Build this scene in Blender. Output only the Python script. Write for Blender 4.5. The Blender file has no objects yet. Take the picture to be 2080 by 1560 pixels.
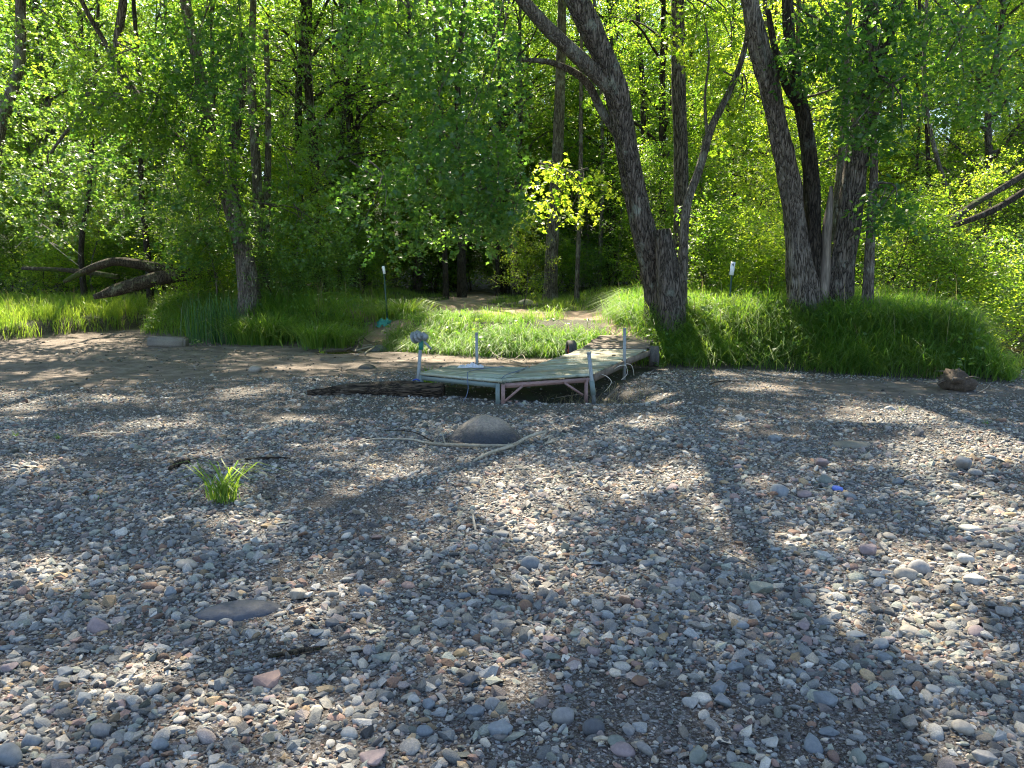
import bpy, bmesh, math, random
import numpy as np
from mathutils import Vector, Matrix, Euler

SC = bpy.context.scene
COL = SC.collection
R = math.radians
# ------------------------------------------------------------------ camera, world, sun, exposure
CAMH, PITCH, FPX = 1.6, R(7.84), 1562.0
SUN_EL, SUN_AZ = R(50), R(-11)          # azimuth measured from +Y (view direction), negative = left
cam_d = bpy.data.cameras.new('camera'); cam = bpy.data.objects.new('camera', cam_d); COL.objects.link(cam)
cam.location = (0, 0, CAMH); cam.rotation_euler = (R(90) - PITCH, 0, 0)
cam_d.sensor_width = 36; cam_d.lens = 36 * FPX / 2080; cam_d.clip_end = 1000; cam_d.clip_start = .05
SC.camera = cam
world = bpy.data.worlds.new('World'); SC.world = world; world.use_nodes = True
wn = world.node_tree; bg = wn.nodes['Background']
sky = wn.nodes.new('ShaderNodeTexSky'); sky.sky_type = 'NISHITA'; sky.sun_disc = False
sky.sun_elevation = SUN_EL; sky.sun_rotation = SUN_AZ; sky.altitude = 200
wn.links.new(sky.outputs[0], bg.inputs[0]); bg.inputs[1].default_value = 0.095
sd = np.array([math.sin(SUN_AZ) * math.cos(SUN_EL), math.cos(SUN_AZ) * math.cos(SUN_EL), math.sin(SUN_EL)])
sun_d = bpy.data.lights.new('sun', 'SUN'); sun = bpy.data.objects.new('sun', sun_d); COL.objects.link(sun)
sun_d.energy = 5.0; sun_d.angle = R(.6); sun_d.color = (1, .89, .70)
sun.rotation_euler = Vector(sd).to_track_quat('Z', 'Y').to_euler(); sun.location = (0, 0, 40)
SC.view_settings.view_transform = 'Standard'; SC.view_settings.look = 'None'
SC.view_settings.exposure = 2.3; SC.view_settings.gamma = 1
SC.cycles.filter_width = 1.1; SC.cycles.max_bounces = 8; SC.cycles.diffuse_bounces = 4; SC.cycles.transmission_bounces = 6; SC.cycles.glossy_bounces = 2
SC.cycles.transparent_max_bounces = 4

RNG = np.random.default_rng(7)
rnd = random.Random(5)

# ------------------------------------------------------------------ noise, pixel rays, terrain
def _hash(ix, iy, s):
    h = (ix.astype(np.int64) * 374761393 + iy.astype(np.int64) * 668265263 + s * 974711) & 0x7fffffff
    h = ((h ^ (h >> 13)) * 1274126177) & 0x7fffffff
    h = h ^ (h >> 16)
    return (h & 0xffff) / 65535.0
def vn(x, y, s=0):
    x = np.asarray(x, float); y = np.asarray(y, float)
    ix, iy = np.floor(x), np.floor(y); fx, fy = x - ix, y - iy
    fx = fx * fx * (3 - 2 * fx); fy = fy * fy * (3 - 2 * fy)
    a = _hash(ix, iy, s); b = _hash(ix + 1, iy, s); c = _hash(ix, iy + 1, s); d = _hash(ix + 1, iy + 1, s)
    return (a * (1 - fx) + b * fx) * (1 - fy) + (c * (1 - fx) + d * fx) * fy - .5
def fbm(x, y, s=0, o=4):
    t = 0; a = 1
    for k in range(o):
        t = t + a * vn(x * 2 ** k, y * 2 ** k, s + k * 17); a *= .5
    return t
def smooth(a, b, x):
    t = np.clip((np.asarray(x, float) - a) / (b - a), 0, 1); return t * t * (3 - 2 * t)

def ray(px, py):
    a = (px - 1040) / FPX; b = (780 - py) / FPX
    return np.array([a, math.cos(PITCH) + b * math.sin(PITCH), -math.sin(PITCH) + b * math.cos(PITCH)])
def P(px, py, Y):                       # the point seen at photo pixel (px, py), Y metres ahead
    d = ray(px, py); s = Y / d[1]; return np.array([d[0] * s, Y, CAMH + d[2] * s])
def G(px, py, z=0.0):                   # the ground point seen at photo pixel
    d = ray(px, py); s = (z - CAMH) / d[2]; return np.array([d[0] * s, d[1] * s, z])
def topx(x, y, z):
    c, s = math.cos(PITCH), math.sin(PITCH); z = z - CAMH
    depth = y * c - z * s; up = y * s + z * c
    depth = np.where(np.abs(depth) < .05, .05, depth)
    return 1040 + FPX * x / depth, 780 - FPX * up / depth

EX = [-60, -16, -13.4, -12.2, -11.4, -10.6, -7.4, -5, -4.05, -3.7, -3.2, -2.6, -1.6, .1, 1.1, 2.56, 4.1, 5.6, 6.9, 7.7, 8.3, 9.2, 10.5, 60]
EY = [18.5, 19, 19.6, 23, 25, 22, 19.6, 18.6, 18.7, 18.7, 18.2, 17.2, 16.1, 15.2, 15.4, 13.9, 13.8, 13.2, 12.5, 11.9, 12.8, 17, 26, 30]
def dist_edge(x, y):
    return y - np.interp(x, EX, EY) - .35 * fbm(x * .9, y * .9, 3, 2)
def hgt(x, y):
    x = np.asarray(x, float); y = np.asarray(y, float)
    d = dist_edge(x, y)
    left = smooth(-9.5, -11.5, x)
    mid = smooth(-4.5, -3.2, x) * smooth(3.2, 1.9, x)
    b = smooth(-.1, 1.3 + .6 * mid, d) * ((.68 - .20 * mid) * (1 - left) + .3 * left)
    b = b + np.clip(d, 0, 11) * (.04 * (1 - left) + .065 * left)
    b = b + smooth(-1, 7, x) * smooth(.8, 3, d) * .12
    z = b + .05 * fbm(x * .35, y * .35, 9, 3) + .02 * fbm(x * 1.6, y * 1.6, 21, 3) * smooth(.2, -.5, d) + .05 * fbm(x * 1.3, y * 1.3, 31, 3) * smooth(.2, 1.5, d)
    z = z + .05 * np.exp(-((y - 8.2 + .25 * (x - 3)) / .35) ** 2) * smooth(1.5, 3, x)
    z = z - .14 * np.exp(-(((x - 1.05) / .75) ** 2 + ((y - 10.25) / .42) ** 2) ** 2)
    z = z + .035 * np.exp(-(((x - 1.0) / 1.1) ** 2 + ((y - 9.45) / .3) ** 2))
    z = z + .06 * fbm(x * .8, y * 1.6, 77, 3) * smooth(12, 14, y) * smooth(.2, -.6, d) * smooth(2, 0, x)
    z = z - .16 * np.exp(-(((x + 3.3) / 1.25) ** 2 + ((y - 17.4) / .6) ** 2) ** 2)
    creek = smooth(8.6, 10.2, x) * smooth(12.5, 14.5, y) * smooth(30, 27, y)
    z = z * (1 - creek) + creek * (-.2)
    z = z + smooth(10, 24, x) * smooth(24, 34, y) * 3.5
    z = z + smooth(36, 75, y) * 5.0 + smooth(75, 140, y) * 12
    z = z + smooth(15, 26, x) * smooth(6, 20, y) * 2.5
    return z
def H(x, y): return float(hgt(np.array([x]), np.array([y]))[0])
def GH(px, py):
    d = ray(px, py); t = np.arange(1.5, 60, .04); zz = hgt(d[0] * t, d[1] * t); hit = np.nonzero(CAMH + d[2] * t <= zz)[0]
    t = t[hit[0]] if len(hit) else 60.0
    return Vector((d[0] * t, d[1] * t, H(d[0] * t, d[1] * t)))

# ------------------------------------------------------------------ objects and meshes
def tag(o, label=None, cat=None, group=None, kind=None):
    if label: o['label'] = label
    if cat: o['category'] = cat
    if group: o['group'] = group
    if kind: o['kind'] = kind
    return o
def empty(name, loc, label, cat, group=None, rz=0):
    o = bpy.data.objects.new(name, None); COL.objects.link(o); o.location = loc; o.rotation_euler = (0, 0, rz)
    o.empty_display_size = .1
    return tag(o, label, cat, group)
def link(name, me, mat=None, parent=None, loc=None):
    o = bpy.data.objects.new(name, me); COL.objects.link(o)
    if mat is not None and len(me.materials) == 0: me.materials.append(mat)
    if loc is not None: o.location = loc
    if parent is not None:
        o.parent = parent
        if loc is None: o.matrix_parent_inverse = Matrix.Identity(4)
    return o
def npmesh(name, v, f, smooth_=True, attrs=None):
    """v (n,3); f (m,k) faces of one size, or a list of such arrays"""
    me = bpy.data.meshes.new(name)
    fs = f if isinstance(f, list) else [f]
    fs = [a for a in fs if len(a)]
    loops = np.concatenate([a.ravel() for a in fs]).astype(np.int32)
    tot = np.concatenate([np.full(len(a), a.shape[1]) for a in fs]).astype(np.int32)
    start = np.concatenate([[0], np.cumsum(tot)[:-1]]).astype(np.int32)
    me.vertices.add(len(v)); me.vertices.foreach_set('co', np.asarray(v, np.float32).ravel())
    me.loops.add(len(loops)); me.loops.foreach_set('vertex_index', loops)
    me.polygons.add(len(tot)); me.polygons.foreach_set('loop_start', start)
    if smooth_: me.polygons.foreach_set('use_smooth', np.ones(len(tot), bool))
    me.update(calc_edges=True)
    for k, a in (attrs or {}).items():
        a = np.asarray(a, np.float32)
        if a.ndim == 1:
            at = me.attributes.new(k, 'FLOAT', 'POINT'); at.data.foreach_set('value', a)
        else:
            at = me.attributes.new(k, 'FLOAT_VECTOR', 'POINT'); at.data.foreach_set('vector', a.ravel())
    return me
class Buf:
    def __init__(s): s.v = []; s.t = []; s.q = []; s.n = 0; s.a = []
    def add(s, v, tri=None, quad=None, a=0.0):
        v = np.asarray(v, float)
        s.v.append(v); s.a.append(np.full(len(v), a) if np.isscalar(a) else np.asarray(a, float))
        if tri is not None and len(tri): s.t.append(np.asarray(tri) + s.n)
        if quad is not None and len(quad): s.q.append(np.asarray(quad) + s.n)
        s.n += len(v)
    def mesh(s, name, smooth_=True, off=None, attr='var'):
        v = np.concatenate(s.v)
        if off is not None: v = v - np.asarray(off)
        f = []
        if s.t: f.append(np.concatenate(s.t))
        if s.q: f.append(np.concatenate(s.q))
        return npmesh(name, v, f, smooth_, {attr: np.concatenate(s.a)})
def smooth_path(pts, rad, n):
    pts = np.asarray(pts, float); rad = np.asarray(rad, float)
    d = np.r_[0, np.cumsum(np.linalg.norm(np.diff(pts, axis=0), axis=1))]
    t = np.linspace(0, d[-1], n)
    m = np.gradient(pts, d, axis=0) if len(pts) > 2 else np.repeat((pts[1:] - pts[:1]) / d[-1], 2, 0)
    i = np.clip(np.searchsorted(d, t, side='right') - 1, 0, len(d) - 2)
    h = (d[i + 1] - d[i]); u = ((t - d[i]) / h)[:, None]; h = h[:, None]
    p = (2 * u**3 - 3 * u**2 + 1) * pts[i] + (u**3 - 2 * u**2 + u) * h * m[i] + (-2 * u**3 + 3 * u**2) * pts[i + 1] + (u**3 - u**2) * h * m[i + 1]
    return p, np.interp(t, d, rad)
def tube(buf, pts, rad, sides=8, n=None, bump=0.0, bumpf=6.0, seed=0, cap=True, a=0.0, twist=0.0):
    if n: pts, rad = smooth_path(pts, rad, n)
    pts = np.asarray(pts, float); rad = np.broadcast_to(np.asarray(rad, float), (len(pts),))
    N = len(pts); tan = np.gradient(pts, axis=0); tan /= np.linalg.norm(tan, axis=1)[:, None] + 1e-9
    u = np.cross(tan[0], [0.3, .9, .1]); u /= np.linalg.norm(u) + 1e-9
    V = np.zeros((N, sides, 3)); ang = np.linspace(0, 2 * np.pi, sides, endpoint=False)
    L = np.r_[0, np.cumsum(np.linalg.norm(np.diff(pts, axis=0), axis=1))]
    for i in range(N):
        u = u - tan[i] * (u @ tan[i]); u /= np.linalg.norm(u) + 1e-9; w = np.cross(tan[i], u)
        an = ang + twist * L[i]
        r = rad[i] * np.ones(sides)
        if bump:
            r = r * (1 + bump * (1.4 * fbm(np.cos(ang) * bumpf * .3 + 5, np.sin(ang) * bumpf * .3 + L[i] * .7, seed, 2) + .9 * vn(ang * bumpf, L[i] * np.ones(sides) * 1.1, seed + 5) + .5 * vn(ang * bumpf * 2.2, L[i] * np.ones(sides) * 4, seed + 9)))
        V[i] = pts[i] + np.outer(np.cos(an) * r, u) + np.outer(np.sin(an) * r, w)
    idx = np.arange(N * sides).reshape(N, sides); nx = np.roll(idx, -1, axis=1)
    q = np.stack([idx[:-1], nx[:-1], nx[1:], idx[1:]], -1).reshape(-1, 4)
    v = V.reshape(-1, 3); tri = []
    if cap:
        v = np.vstack([v, pts[0], pts[-1]]); c0, c1 = N * sides, N * sides + 1
        tri = [[c0, nx[0, k], idx[0, k]] for k in range(sides)] + [[c1, idx[-1, k], nx[-1, k]] for k in range(sides)]
    buf.add(v, tri, q, a)
def box(buf, c, size, rot=None, a=0.0):
    s = np.array(size) / 2
    v = np.array([[x, y, z] for x in (-1, 1) for y in (-1, 1) for z in (-1, 1)], float) * s
    if rot is not None: v = v @ np.array(rot).T
    v = v + np.array(c)
    buf.add(v, None, [[0, 1, 3, 2], [4, 6, 7, 5], [0, 4, 5, 1], [2, 3, 7, 6], [0, 2, 6, 4], [1, 5, 7, 3]], a)
def beam(buf, p, q, w, h, a=0.0, up=(0, 0, 1)):
    p = np.array(p, float); q = np.array(q, float); d = q - p; L = np.linalg.norm(d); d /= L
    s = np.cross(d, up); s /= np.linalg.norm(s); u = np.cross(s, d)
    box(buf, (p + q) / 2, (L, w, h), np.stack([d, s, u], 1), a)
def slab(buf, c4, th, a=0.0):
    c = np.array(c4, float); lo = c - [0, 0, th]
    v = np.vstack([c, lo])
    buf.add(v, None, [[0, 1, 2, 3], [7, 6, 5, 4], [0, 4, 5, 1], [1, 5, 6, 2], [2, 6, 7, 3], [3, 7, 4, 0]], a)
def cyl(buf, p, q, r, sides=14, a=0.0, r2=None):
    p = np.array(p, float); q = np.array(q, float)
    tube(buf, np.array([p, p + (q - p) * .5, q]), [r, (r + (r2 or r)) / 2, r2 or r], sides, cap=True, a=a)

# ------------------------------------------------------------------ materials
def newmat(name):
    m = bpy.data.materials.new(name); m.use_nodes = True; nt = m.node_tree; nt.nodes.clear()
    out = nt.nodes.new('ShaderNodeOutputMaterial'); b = nt.nodes.new('ShaderNodeBsdfPrincipled')
    nt.links.new(b.outputs[0], out.inputs[0]); b.inputs['Roughness'].default_value = .8
    return m, nt, b, out
def N_(nt, typ, **kw):
    n = nt.nodes.new(typ)
    for k, v in kw.items():
        if k in n.inputs.keys() if isinstance(k, str) else False: n.inputs[k].default_value = v
        else: setattr(n, k, v)
    return n
def ramp(nt, fac, stops):
    r = nt.nodes.new('ShaderNodeValToRGB'); e = r.color_ramp.elements
    e[0].position, e[0].color = stops[0][0], (*stops[0][1], 1); e[1].position, e[1].color = stops[-1][0], (*stops[-1][1], 1)
    for p_, c_ in stops[1:-1]:
        k = e.new(p_); k.color = (*c_, 1)
    nt.links.new(fac, r.inputs[0]); return r.outputs[0]
def noise(nt, scale, detail=4, rough=.55, vec=None, dist=0):
    n = nt.nodes.new('ShaderNodeTexNoise'); n.inputs['Scale'].default_value = scale; n.inputs['Detail'].default_value = detail
    n.inputs['Roughness'].default_value = rough; n.inputs['Distortion'].default_value = dist
    if vec is not None: nt.links.new(vec, n.inputs['Vector'])
    return n
def mapping(nt, scale, which='Object'):
    tc = nt.nodes.new('ShaderNodeTexCoord'); mp = nt.nodes.new('ShaderNodeMapping'); mp.inputs['Scale'].default_value = scale
    nt.links.new(tc.outputs[which], mp.inputs[0]); return mp.outputs[0]
def mixc(nt, f, a, b, mode='MIX'):
    m = nt.nodes.new('ShaderNodeMix'); m.data_type = 'RGBA'; m.blend_type = mode
    for s, v in ((m.inputs[0], f), (m.inputs[6], a), (m.inputs[7], b)):
        if isinstance(v, (int, float)): s.default_value = v
        elif isinstance(v, tuple): s.default_value = (*v, 1)
        else: nt.links.new(v, s)
    return m.outputs[2]
def math_(nt, op, a, b=0.0, clamp=False):
    m = nt.nodes.new('ShaderNodeMath'); m.operation = op; m.use_clamp = clamp
    for s, v in ((m.inputs[0], a), (m.inputs[1], b)):
        if isinstance(v, (int, float)): s.default_value = v
        else: nt.links.new(v, s)
    return m.outputs[0]
def bumpn(nt, h, strength, dist, b, prev=None):
    n = nt.nodes.new('ShaderNodeBump'); n.inputs['Strength'].default_value = strength; n.inputs['Distance'].default_value = dist
    nt.links.new(h, n.inputs['Height'])
    if prev is not None: nt.links.new(prev, n.inputs['Normal'])
    if b is not None: nt.links.new(n.outputs[0], b.inputs['Normal'])
    return n.outputs[0]
def attr(nt, name, typ='GEOMETRY'):
    a = nt.nodes.new('ShaderNodeAttribute'); a.attribute_name = name; a.attribute_type = typ; return a

def leaf_mat(name, c0, c1, t0, t1, trans=.5, gloss=.35, spec=.5):
    m, nt, b, out = newmat(name)
    v = attr(nt, 'var').outputs['Fac']
    nt.links.new(ramp(nt, v, [(0, c0), (1, c1)]), b.inputs['Base Color'])
    b.inputs['Roughness'].default_value = gloss; b.inputs['Specular IOR Level'].default_value = spec
    tr = nt.nodes.new('ShaderNodeBsdfTranslucent'); nt.links.new(ramp(nt, v, [(0, t0), (1, t1)]), tr.inputs[0])
    mx = nt.nodes.new('ShaderNodeMixShader'); mx.inputs[0].default_value = trans
    nt.links.new(b.outputs[0], mx.inputs[1]); nt.links.new(tr.outputs[0], mx.inputs[2]); nt.links.new(mx.outputs[0], out.inputs[0])
    return m
M = {}
M['leaf'] = leaf_mat('forest_leaves', (.018, .045, .014), (.07, .13, .03), (.12, .32, .02), (.48, .66, .04), .56, .42, .6)
M['leaf_warm'] = leaf_mat('sunny_leaves', (.04, .09, .02), (.10, .16, .03), (.26, .50, .02), (.70, .80, .06), .6, .42, .6)
M['leaf_cool'] = leaf_mat('maple_leaves', (.025, .075, .03), (.05, .12, .035), (.10, .28, .03), (.30, .50, .05), .5, .42, .6)
M['leaf_pale'] = leaf_mat('box_elder_leaves', (.045, .11, .03), (.08, .16, .04), (.12, .30, .03), (.40, .56, .06), .45, .45, .7)
M['grass'] = leaf_mat('grass_blades', (.05, .12, .025), (.13, .20, .045), (.13, .34, .02), (.42, .56, .05), .48, .42, .5)
M['grass_dry'] = leaf_mat('dry_grass_blades', (.20, .17, .09), (.30, .26, .15), (.2, .16, .07), (.3, .25, .1), .3, .6, .2)
M['reed'] = leaf_mat('cattail_blades', (.03, .085, .03), (.05, .12, .04), (.06, .18, .03), (.14, .30, .04), .35, .45, .4)

def bark_mat(name, dark, mid, lichen, amount=.5, zs=.14, mossy=False, lying=False):
    m, nt, b, out = newmat(name)
    vec = mapping(nt, (zs, 1, 1) if lying else (1, 1, zs))
    w = nt.nodes.new('ShaderNodeTexVoronoi'); w.feature = 'DISTANCE_TO_EDGE'; w.inputs['Scale'].default_value = 21
    n0 = noise(nt, 9, 4, .6, vec)
    mvec = mixc(nt, .2, vec, n0.outputs['Color']); nt.links.new(mvec, w.inputs['Vector'])
    n1 = noise(nt, 30, 5, .7, vec)
    hgt_ = math_(nt, 'ADD', math_(nt, 'MULTIPLY', math_(nt, 'MINIMUM', w.outputs['Distance'], .3), 2.6), math_(nt, 'MULTIPLY', n1.outputs['Fac'], .7))
    base = ramp(nt, hgt_, [(.38, dark), (.8, mid)])
    n2 = noise(nt, 3.2, 6, .7, mapping(nt, (1, 1, .8)))
    lf = ramp(nt, n2.outputs['Fac'], [(.60 - .1 * amount, (0, 0, 0)), (.68 - .06 * amount, (1, 1, 1))])
    c = mixc(nt, math_(nt, 'MULTIPLY', lf, .75), base, lichen)
    n3 = noise(nt, 1.5, 3)
    c = mixc(nt, .5, c, ramp(nt, n3.outputs['Fac'], [(.3, (.55, .5, .45)), (.7, (1, 1, 1))]), 'MULTIPLY')
    if mossy: c = mixc(nt, ramp(nt, noise(nt, 2.2, 5, .65).outputs['Fac'], [(.5, (0, 0, 0)), (.62, (1, 1, 1))]), c, (.07, .10, .02))
    nt.links.new(c, b.inputs['Base Color']); b.inputs['Roughness'].default_value = .9; b.inputs['Specular IOR Level'].default_value = .2
    bumpn(nt, hgt_, 1.0, .07, b)
    return m
M['bark'] = bark_mat('furrowed_bark', (.026, .022, .018), (.20, .172, .148), (.30, .33, .28), .4)
M['bark_pale'] = bark_mat('pale_bark', (.07, .06, .05), (.24, .21, .18), (.36, .38, .33), .8)
M['bark_dark'] = bark_mat('dark_bark', (.018, .015, .012), (.09, .075, .06), (.22, .24, .20), .3)
M['bark_bare'] = bark_mat('half_bare_bark', (.04, .032, .026), (.27, .235, .20), (.33, .31, .27), .7, .10)
M['bark_moss'] = bark_mat('mossy_bark', (.03, .025, .02), (.13, .11, .08), (.3, .32, .2), .3, mossy=True)

def wood_mat(name, a, b_, stretch=(1, 1, 1), scale=8, rough=.85, mottled=None, spots=.0):
    m, nt, b, out = newmat(name)
    vec = mapping(nt, stretch)
    n1 = noise(nt, scale, 6, .65, vec, .3); n2 = noise(nt, 1.7, 3, .5)
    c = ramp(nt, n1.outputs['Fac'], [(.3, a), (.7, b_)])
    if mottled: c = mixc(nt, ramp(nt, n2.outputs['Fac'], [(.42, (0, 0, 0)), (.6, (1, 1, 1))]), c, mottled)
    oi = nt.nodes.new('ShaderNodeObjectInfo'); c = mixc(nt, 1.0, c, ramp(nt, oi.outputs['Random'], [(0, (.68, .66, .62)), (1, (1.2, 1.2, 1.2))]), 'MULTIPLY')
    nt.links.new(c, b.inputs['Base Color']); b.inputs['Roughness'].default_value = rough
    bumpn(nt, n1.outputs['Fac'], .6, .01, b)
    return m
M['dead'] = wood_mat('bare_dead_wood', (.035, .028, .022), (.26, .22, .18), (1, 1, .10), 26, .85, (.07, .055, .045))
M['drift'] = wood_mat('bleached_branch_wood', (.17, .14, .10), (.40, .36, .28), (1, 1, 1), 25)
M['log'] = bark_mat('weathered_log_wood', (.014, .011, .009), (.15, .115, .085), (.24, .20, .15), .55, .09, lying=True)
M['plankg'] = wood_mat('greenish_deck_wood', (.13, .155, .12), (.44, .48, .40), (1, 4, 1), 4, .75, (.26, .26, .19))
M['plankb'] = wood_mat('tan_deck_wood', (.20, .18, .12), (.36, .34, .25), (1, 1, 1), 5, .8)
M['plankd'] = wood_mat('brown_weathered_wood', (.07, .055, .04), (.19, .15, .12), (1, 1, 1), 8, .9)
def paint_mat(name, c, rust, amt=.5, metal=0., rough=.55, scale=14):
    m, nt, b, out = newmat(name)
    n1 = noise(nt, scale, 6, .7); f = ramp(nt, n1.outputs['Fac'], [(.62 - .15 * amt, (0, 0, 0)), (.72 - .12 * amt, (1, 1, 1))])
    nt.links.new(mixc(nt, f, c, rust), b.inputs['Base Color']); b.inputs['Roughness'].default_value = rough; b.inputs['Metallic'].default_value = metal
    bumpn(nt, n1.outputs['Fac'], .3, .003, b); return m
M['green_steel'] = paint_mat('grey_green_steel', (.13, .17, .16), (.10, .10, .09), .3)
M['pink_steel'] = paint_mat('faded_pink_steel', (.25, .155, .14), (.13, .07, .05), .9)
M['red_steel'] = paint_mat('red_painted_steel', (.28, .03, .02), (.12, .04, .03), .6)
M['galv'] = paint_mat('galvanised_pipe', (.25, .28, .29), (.13, .13, .125), .9, .3, .6, 16)
M['cap_green'] = paint_mat('teal_painted_cap', (.01, .16, .12), (.03, .1, .08), .2)
M['tpost'] = paint_mat('dark_green_post', (.015, .05, .035), (.04, .04, .03), .3)
M['white'] = paint_mat('white_marker', (.78, .82, .85), (.55, .6, .62), .3, 0, .5, 30)
M['black'] = paint_mat('black_marks', (.02, .02, .025), (.02, .02, .02), 0)
M['rubber'] = paint_mat('old_rubber', (.05, .048, .045), (.10, .09, .075), .8, 0, .9)
M['rope_w'] = paint_mat('white_rope_fibre', (.62, .58, .50), (.4, .36, .3), .5, 0, .9)
M['rope_b'] = paint_mat('blue_grey_cord_fibre', (.09, .12, .19), (.05, .06, .09), .5, 0, .9)
M['blue'] = paint_mat('blue_strap', (.03, .07, .32), (.03, .06, .2), .2, 0, .8)
M['cloth'] = paint_mat('pale_cloth', (.62, .60, .66), (.45, .44, .5), .5, 0, .95)
M['net'] = paint_mat('teal_netting', (.03, .20, .17), (.04, .2, .16), .4, 0, .8)
M['mud'] = paint_mat('muddy_root_soil', (.055, .04, .028), (.11, .08, .055), .8, 0, .95, 20)

def rock_mat(name, use_obj=True, wet=False):
    m, nt, b, out = newmat(name)
    if use_obj:
        oi = nt.nodes.new('ShaderNodeObjectInfo'); base = oi.outputs['Color']
    else:
        base = attr(nt, 'tint', 'INSTANCER').outputs['Color']
    tc = nt.nodes.new('ShaderNodeTexCoord')
    n1 = noise(nt, 2.2 if use_obj else 1.7, 5, .65, tc.outputs['Object']); n2 = noise(nt, 60 if use_obj else 9, 3, .7, tc.outputs['Object'])
    c = mixc(nt, 1.0, base, ramp(nt, n1.outputs['Fac'], [(.3, (.72, .72, .72)), (.7, (1.18, 1.15, 1.1))]), 'MULTIPLY')
    c = mixc(nt, .55, c, ramp(nt, n2.outputs['Fac'], [(.3, (.55, .55, .55)), (.7, (1.3, 1.3, 1.3))]), 'MULTIPLY')
    nt.links.new(c, b.inputs['Base Color']); b.inputs['Roughness'].default_value = .72; b.inputs['Specular IOR Level'].default_value = .4
    bumpn(nt, n2.outputs['Fac'], .5, .004 if use_obj else .05, b)
    return m
M['rock'] = rock_mat('beach_stone'); M['pebble'] = rock_mat('gravel_stone', False)

def ground_mat():
    m, nt, b, out = newmat('ground_cover')
    geo = nt.nodes.new('ShaderNodeNewGeometry'); pos = geo.outputs['Position']
    z = attr(nt, 'zone').outputs['Vector']; sp = nt.nodes.new('ShaderNodeSeparateXYZ'); nt.links.new(z, sp.inputs[0])
    sand, path, forest = sp.outputs[0], sp.outputs[1], sp.outputs[2]
    v1 = nt.nodes.new('ShaderNodeTexVoronoi'); v1.inputs['Scale'].default_value = 75; nt.links.new(pos, v1.inputs['Vector'])
    v2 = nt.nodes.new('ShaderNodeTexVoronoi'); v2.inputs['Scale'].default_value = 170; nt.links.new(pos, v2.inputs['Vector'])
    n1 = noise(nt, 3, 6, .7, pos); n2 = noise(nt, 40, 4, .7, pos); nb = noise(nt, .8, 4, .6, pos)
    sx = nt.nodes.new('ShaderNodeSeparateColor'); nt.links.new(v1.outputs['Color'], sx.inputs[0])
    grit = ramp(nt, sx.outputs[0], [(0, (.028, .022, .018)), (.45, (.06, .048, .04)), (.75, (.11, .105, .105)), (1, (.26, .25, .24))])
    sx2 = nt.nodes.new('ShaderNodeSeparateColor'); nt.links.new(v2.outputs['Color'], sx2.inputs[0])
    grit = mixc(nt, .5, grit, ramp(nt, sx2.outputs[1], [(0, (.02, .016, .013)), (.6, (.06, .05, .042)), (1, (.24, .22, .2))]))
    sandc = ramp(nt, n1.outputs['Fac'], [(.3, (.075, .06, .048)), (.5, (.15, .12, .098)), (.72, (.26, .215, .18))])
    sandc = mixc(nt, .5, sandc, ramp(nt, n2.outputs['Fac'], [(.3, (.6, .6, .6)), (.7, (1.2, 1.2, 1.2))]), 'MULTIPLY')
    c = mixc(nt, sand, grit, sandc)
    pathc = mixc(nt, .6, ramp(nt, n1.outputs['Fac'], [(.3, (.17, .115, .08)), (.7, (.36, .27, .21))]), ramp(nt, n2.outputs['Fac'], [(.3, (.7, .7, .7)), (.7, (1.2, 1.2, 1.2))]), 'MULTIPLY')
    c = mixc(nt, path, c, pathc)
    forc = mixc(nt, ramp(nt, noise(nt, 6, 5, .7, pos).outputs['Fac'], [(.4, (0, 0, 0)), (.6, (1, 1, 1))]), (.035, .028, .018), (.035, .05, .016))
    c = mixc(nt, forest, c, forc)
    nt.links.new(c, b.inputs['Base Color']); b.inputs['Roughness'].default_value = .92; b.inputs['Specular IOR Level'].default_value = .25
    h1 = bumpn(nt, v1.outputs['Distance'], .7, .012, None)
    bumpn(nt, n2.outputs['Fac'], .8, .02, b, h1)
    return m
M['ground'] = ground_mat()
def water_mat():
    m, nt, b, out = newmat('creek_water')
    b.inputs['Base Color'].default_value = (.09, .06, .02, 1); b.inputs['Roughness'].default_value = .04; b.inputs['IOR'].default_value = 1.33
    bumpn(nt, noise(nt, 5, 3).outputs['Fac'], .12, .02, b); return m
M['water'] = water_mat()

# ------------------------------------------------------------------ ground
PATHS = [np.array(a) for a in ([(-2.2, 36), (-1.2, 28), (-1.6, 24.5), (-1.2, 21.5), (.6, 19.8), (3.0, 19.2), (5, 20)],
                               [(-1.2, 21.8), (-3.0, 21), (-4.2, 20.6), (-4.6, 22)], [(-3.0, 21), (-3.3, 19.2), (-3.4, 18)], [(.6, 19.8), (2.3, 17.5), (2.3, 15.0)])]
PW = [1.0, .85, .6, .35]
def path_mask(x, y):
    out = np.zeros_like(x)
    for pl, w in zip(PATHS, PW):
        for a, b in zip(pl[:-1], pl[1:]):
            ab = b - a; t = np.clip(((x - a[0]) * ab[0] + (y - a[1]) * ab[1]) / (ab @ ab), 0, 1)
            d = np.hypot(x - a[0] - t * ab[0], y - a[1] - t * ab[1]) + .5 * fbm(x * 1.4, y * 1.4, 55, 3)
            out = np.maximum(out, smooth(w + .2, w - .2, d))
    return out
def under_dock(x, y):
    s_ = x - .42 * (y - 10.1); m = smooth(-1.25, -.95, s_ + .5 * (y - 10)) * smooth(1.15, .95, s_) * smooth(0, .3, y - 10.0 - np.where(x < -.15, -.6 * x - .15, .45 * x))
    return m * smooth(14, 13.5, y) * np.where(x < 0, smooth(11.9, 11.5, y), 1)
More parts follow.
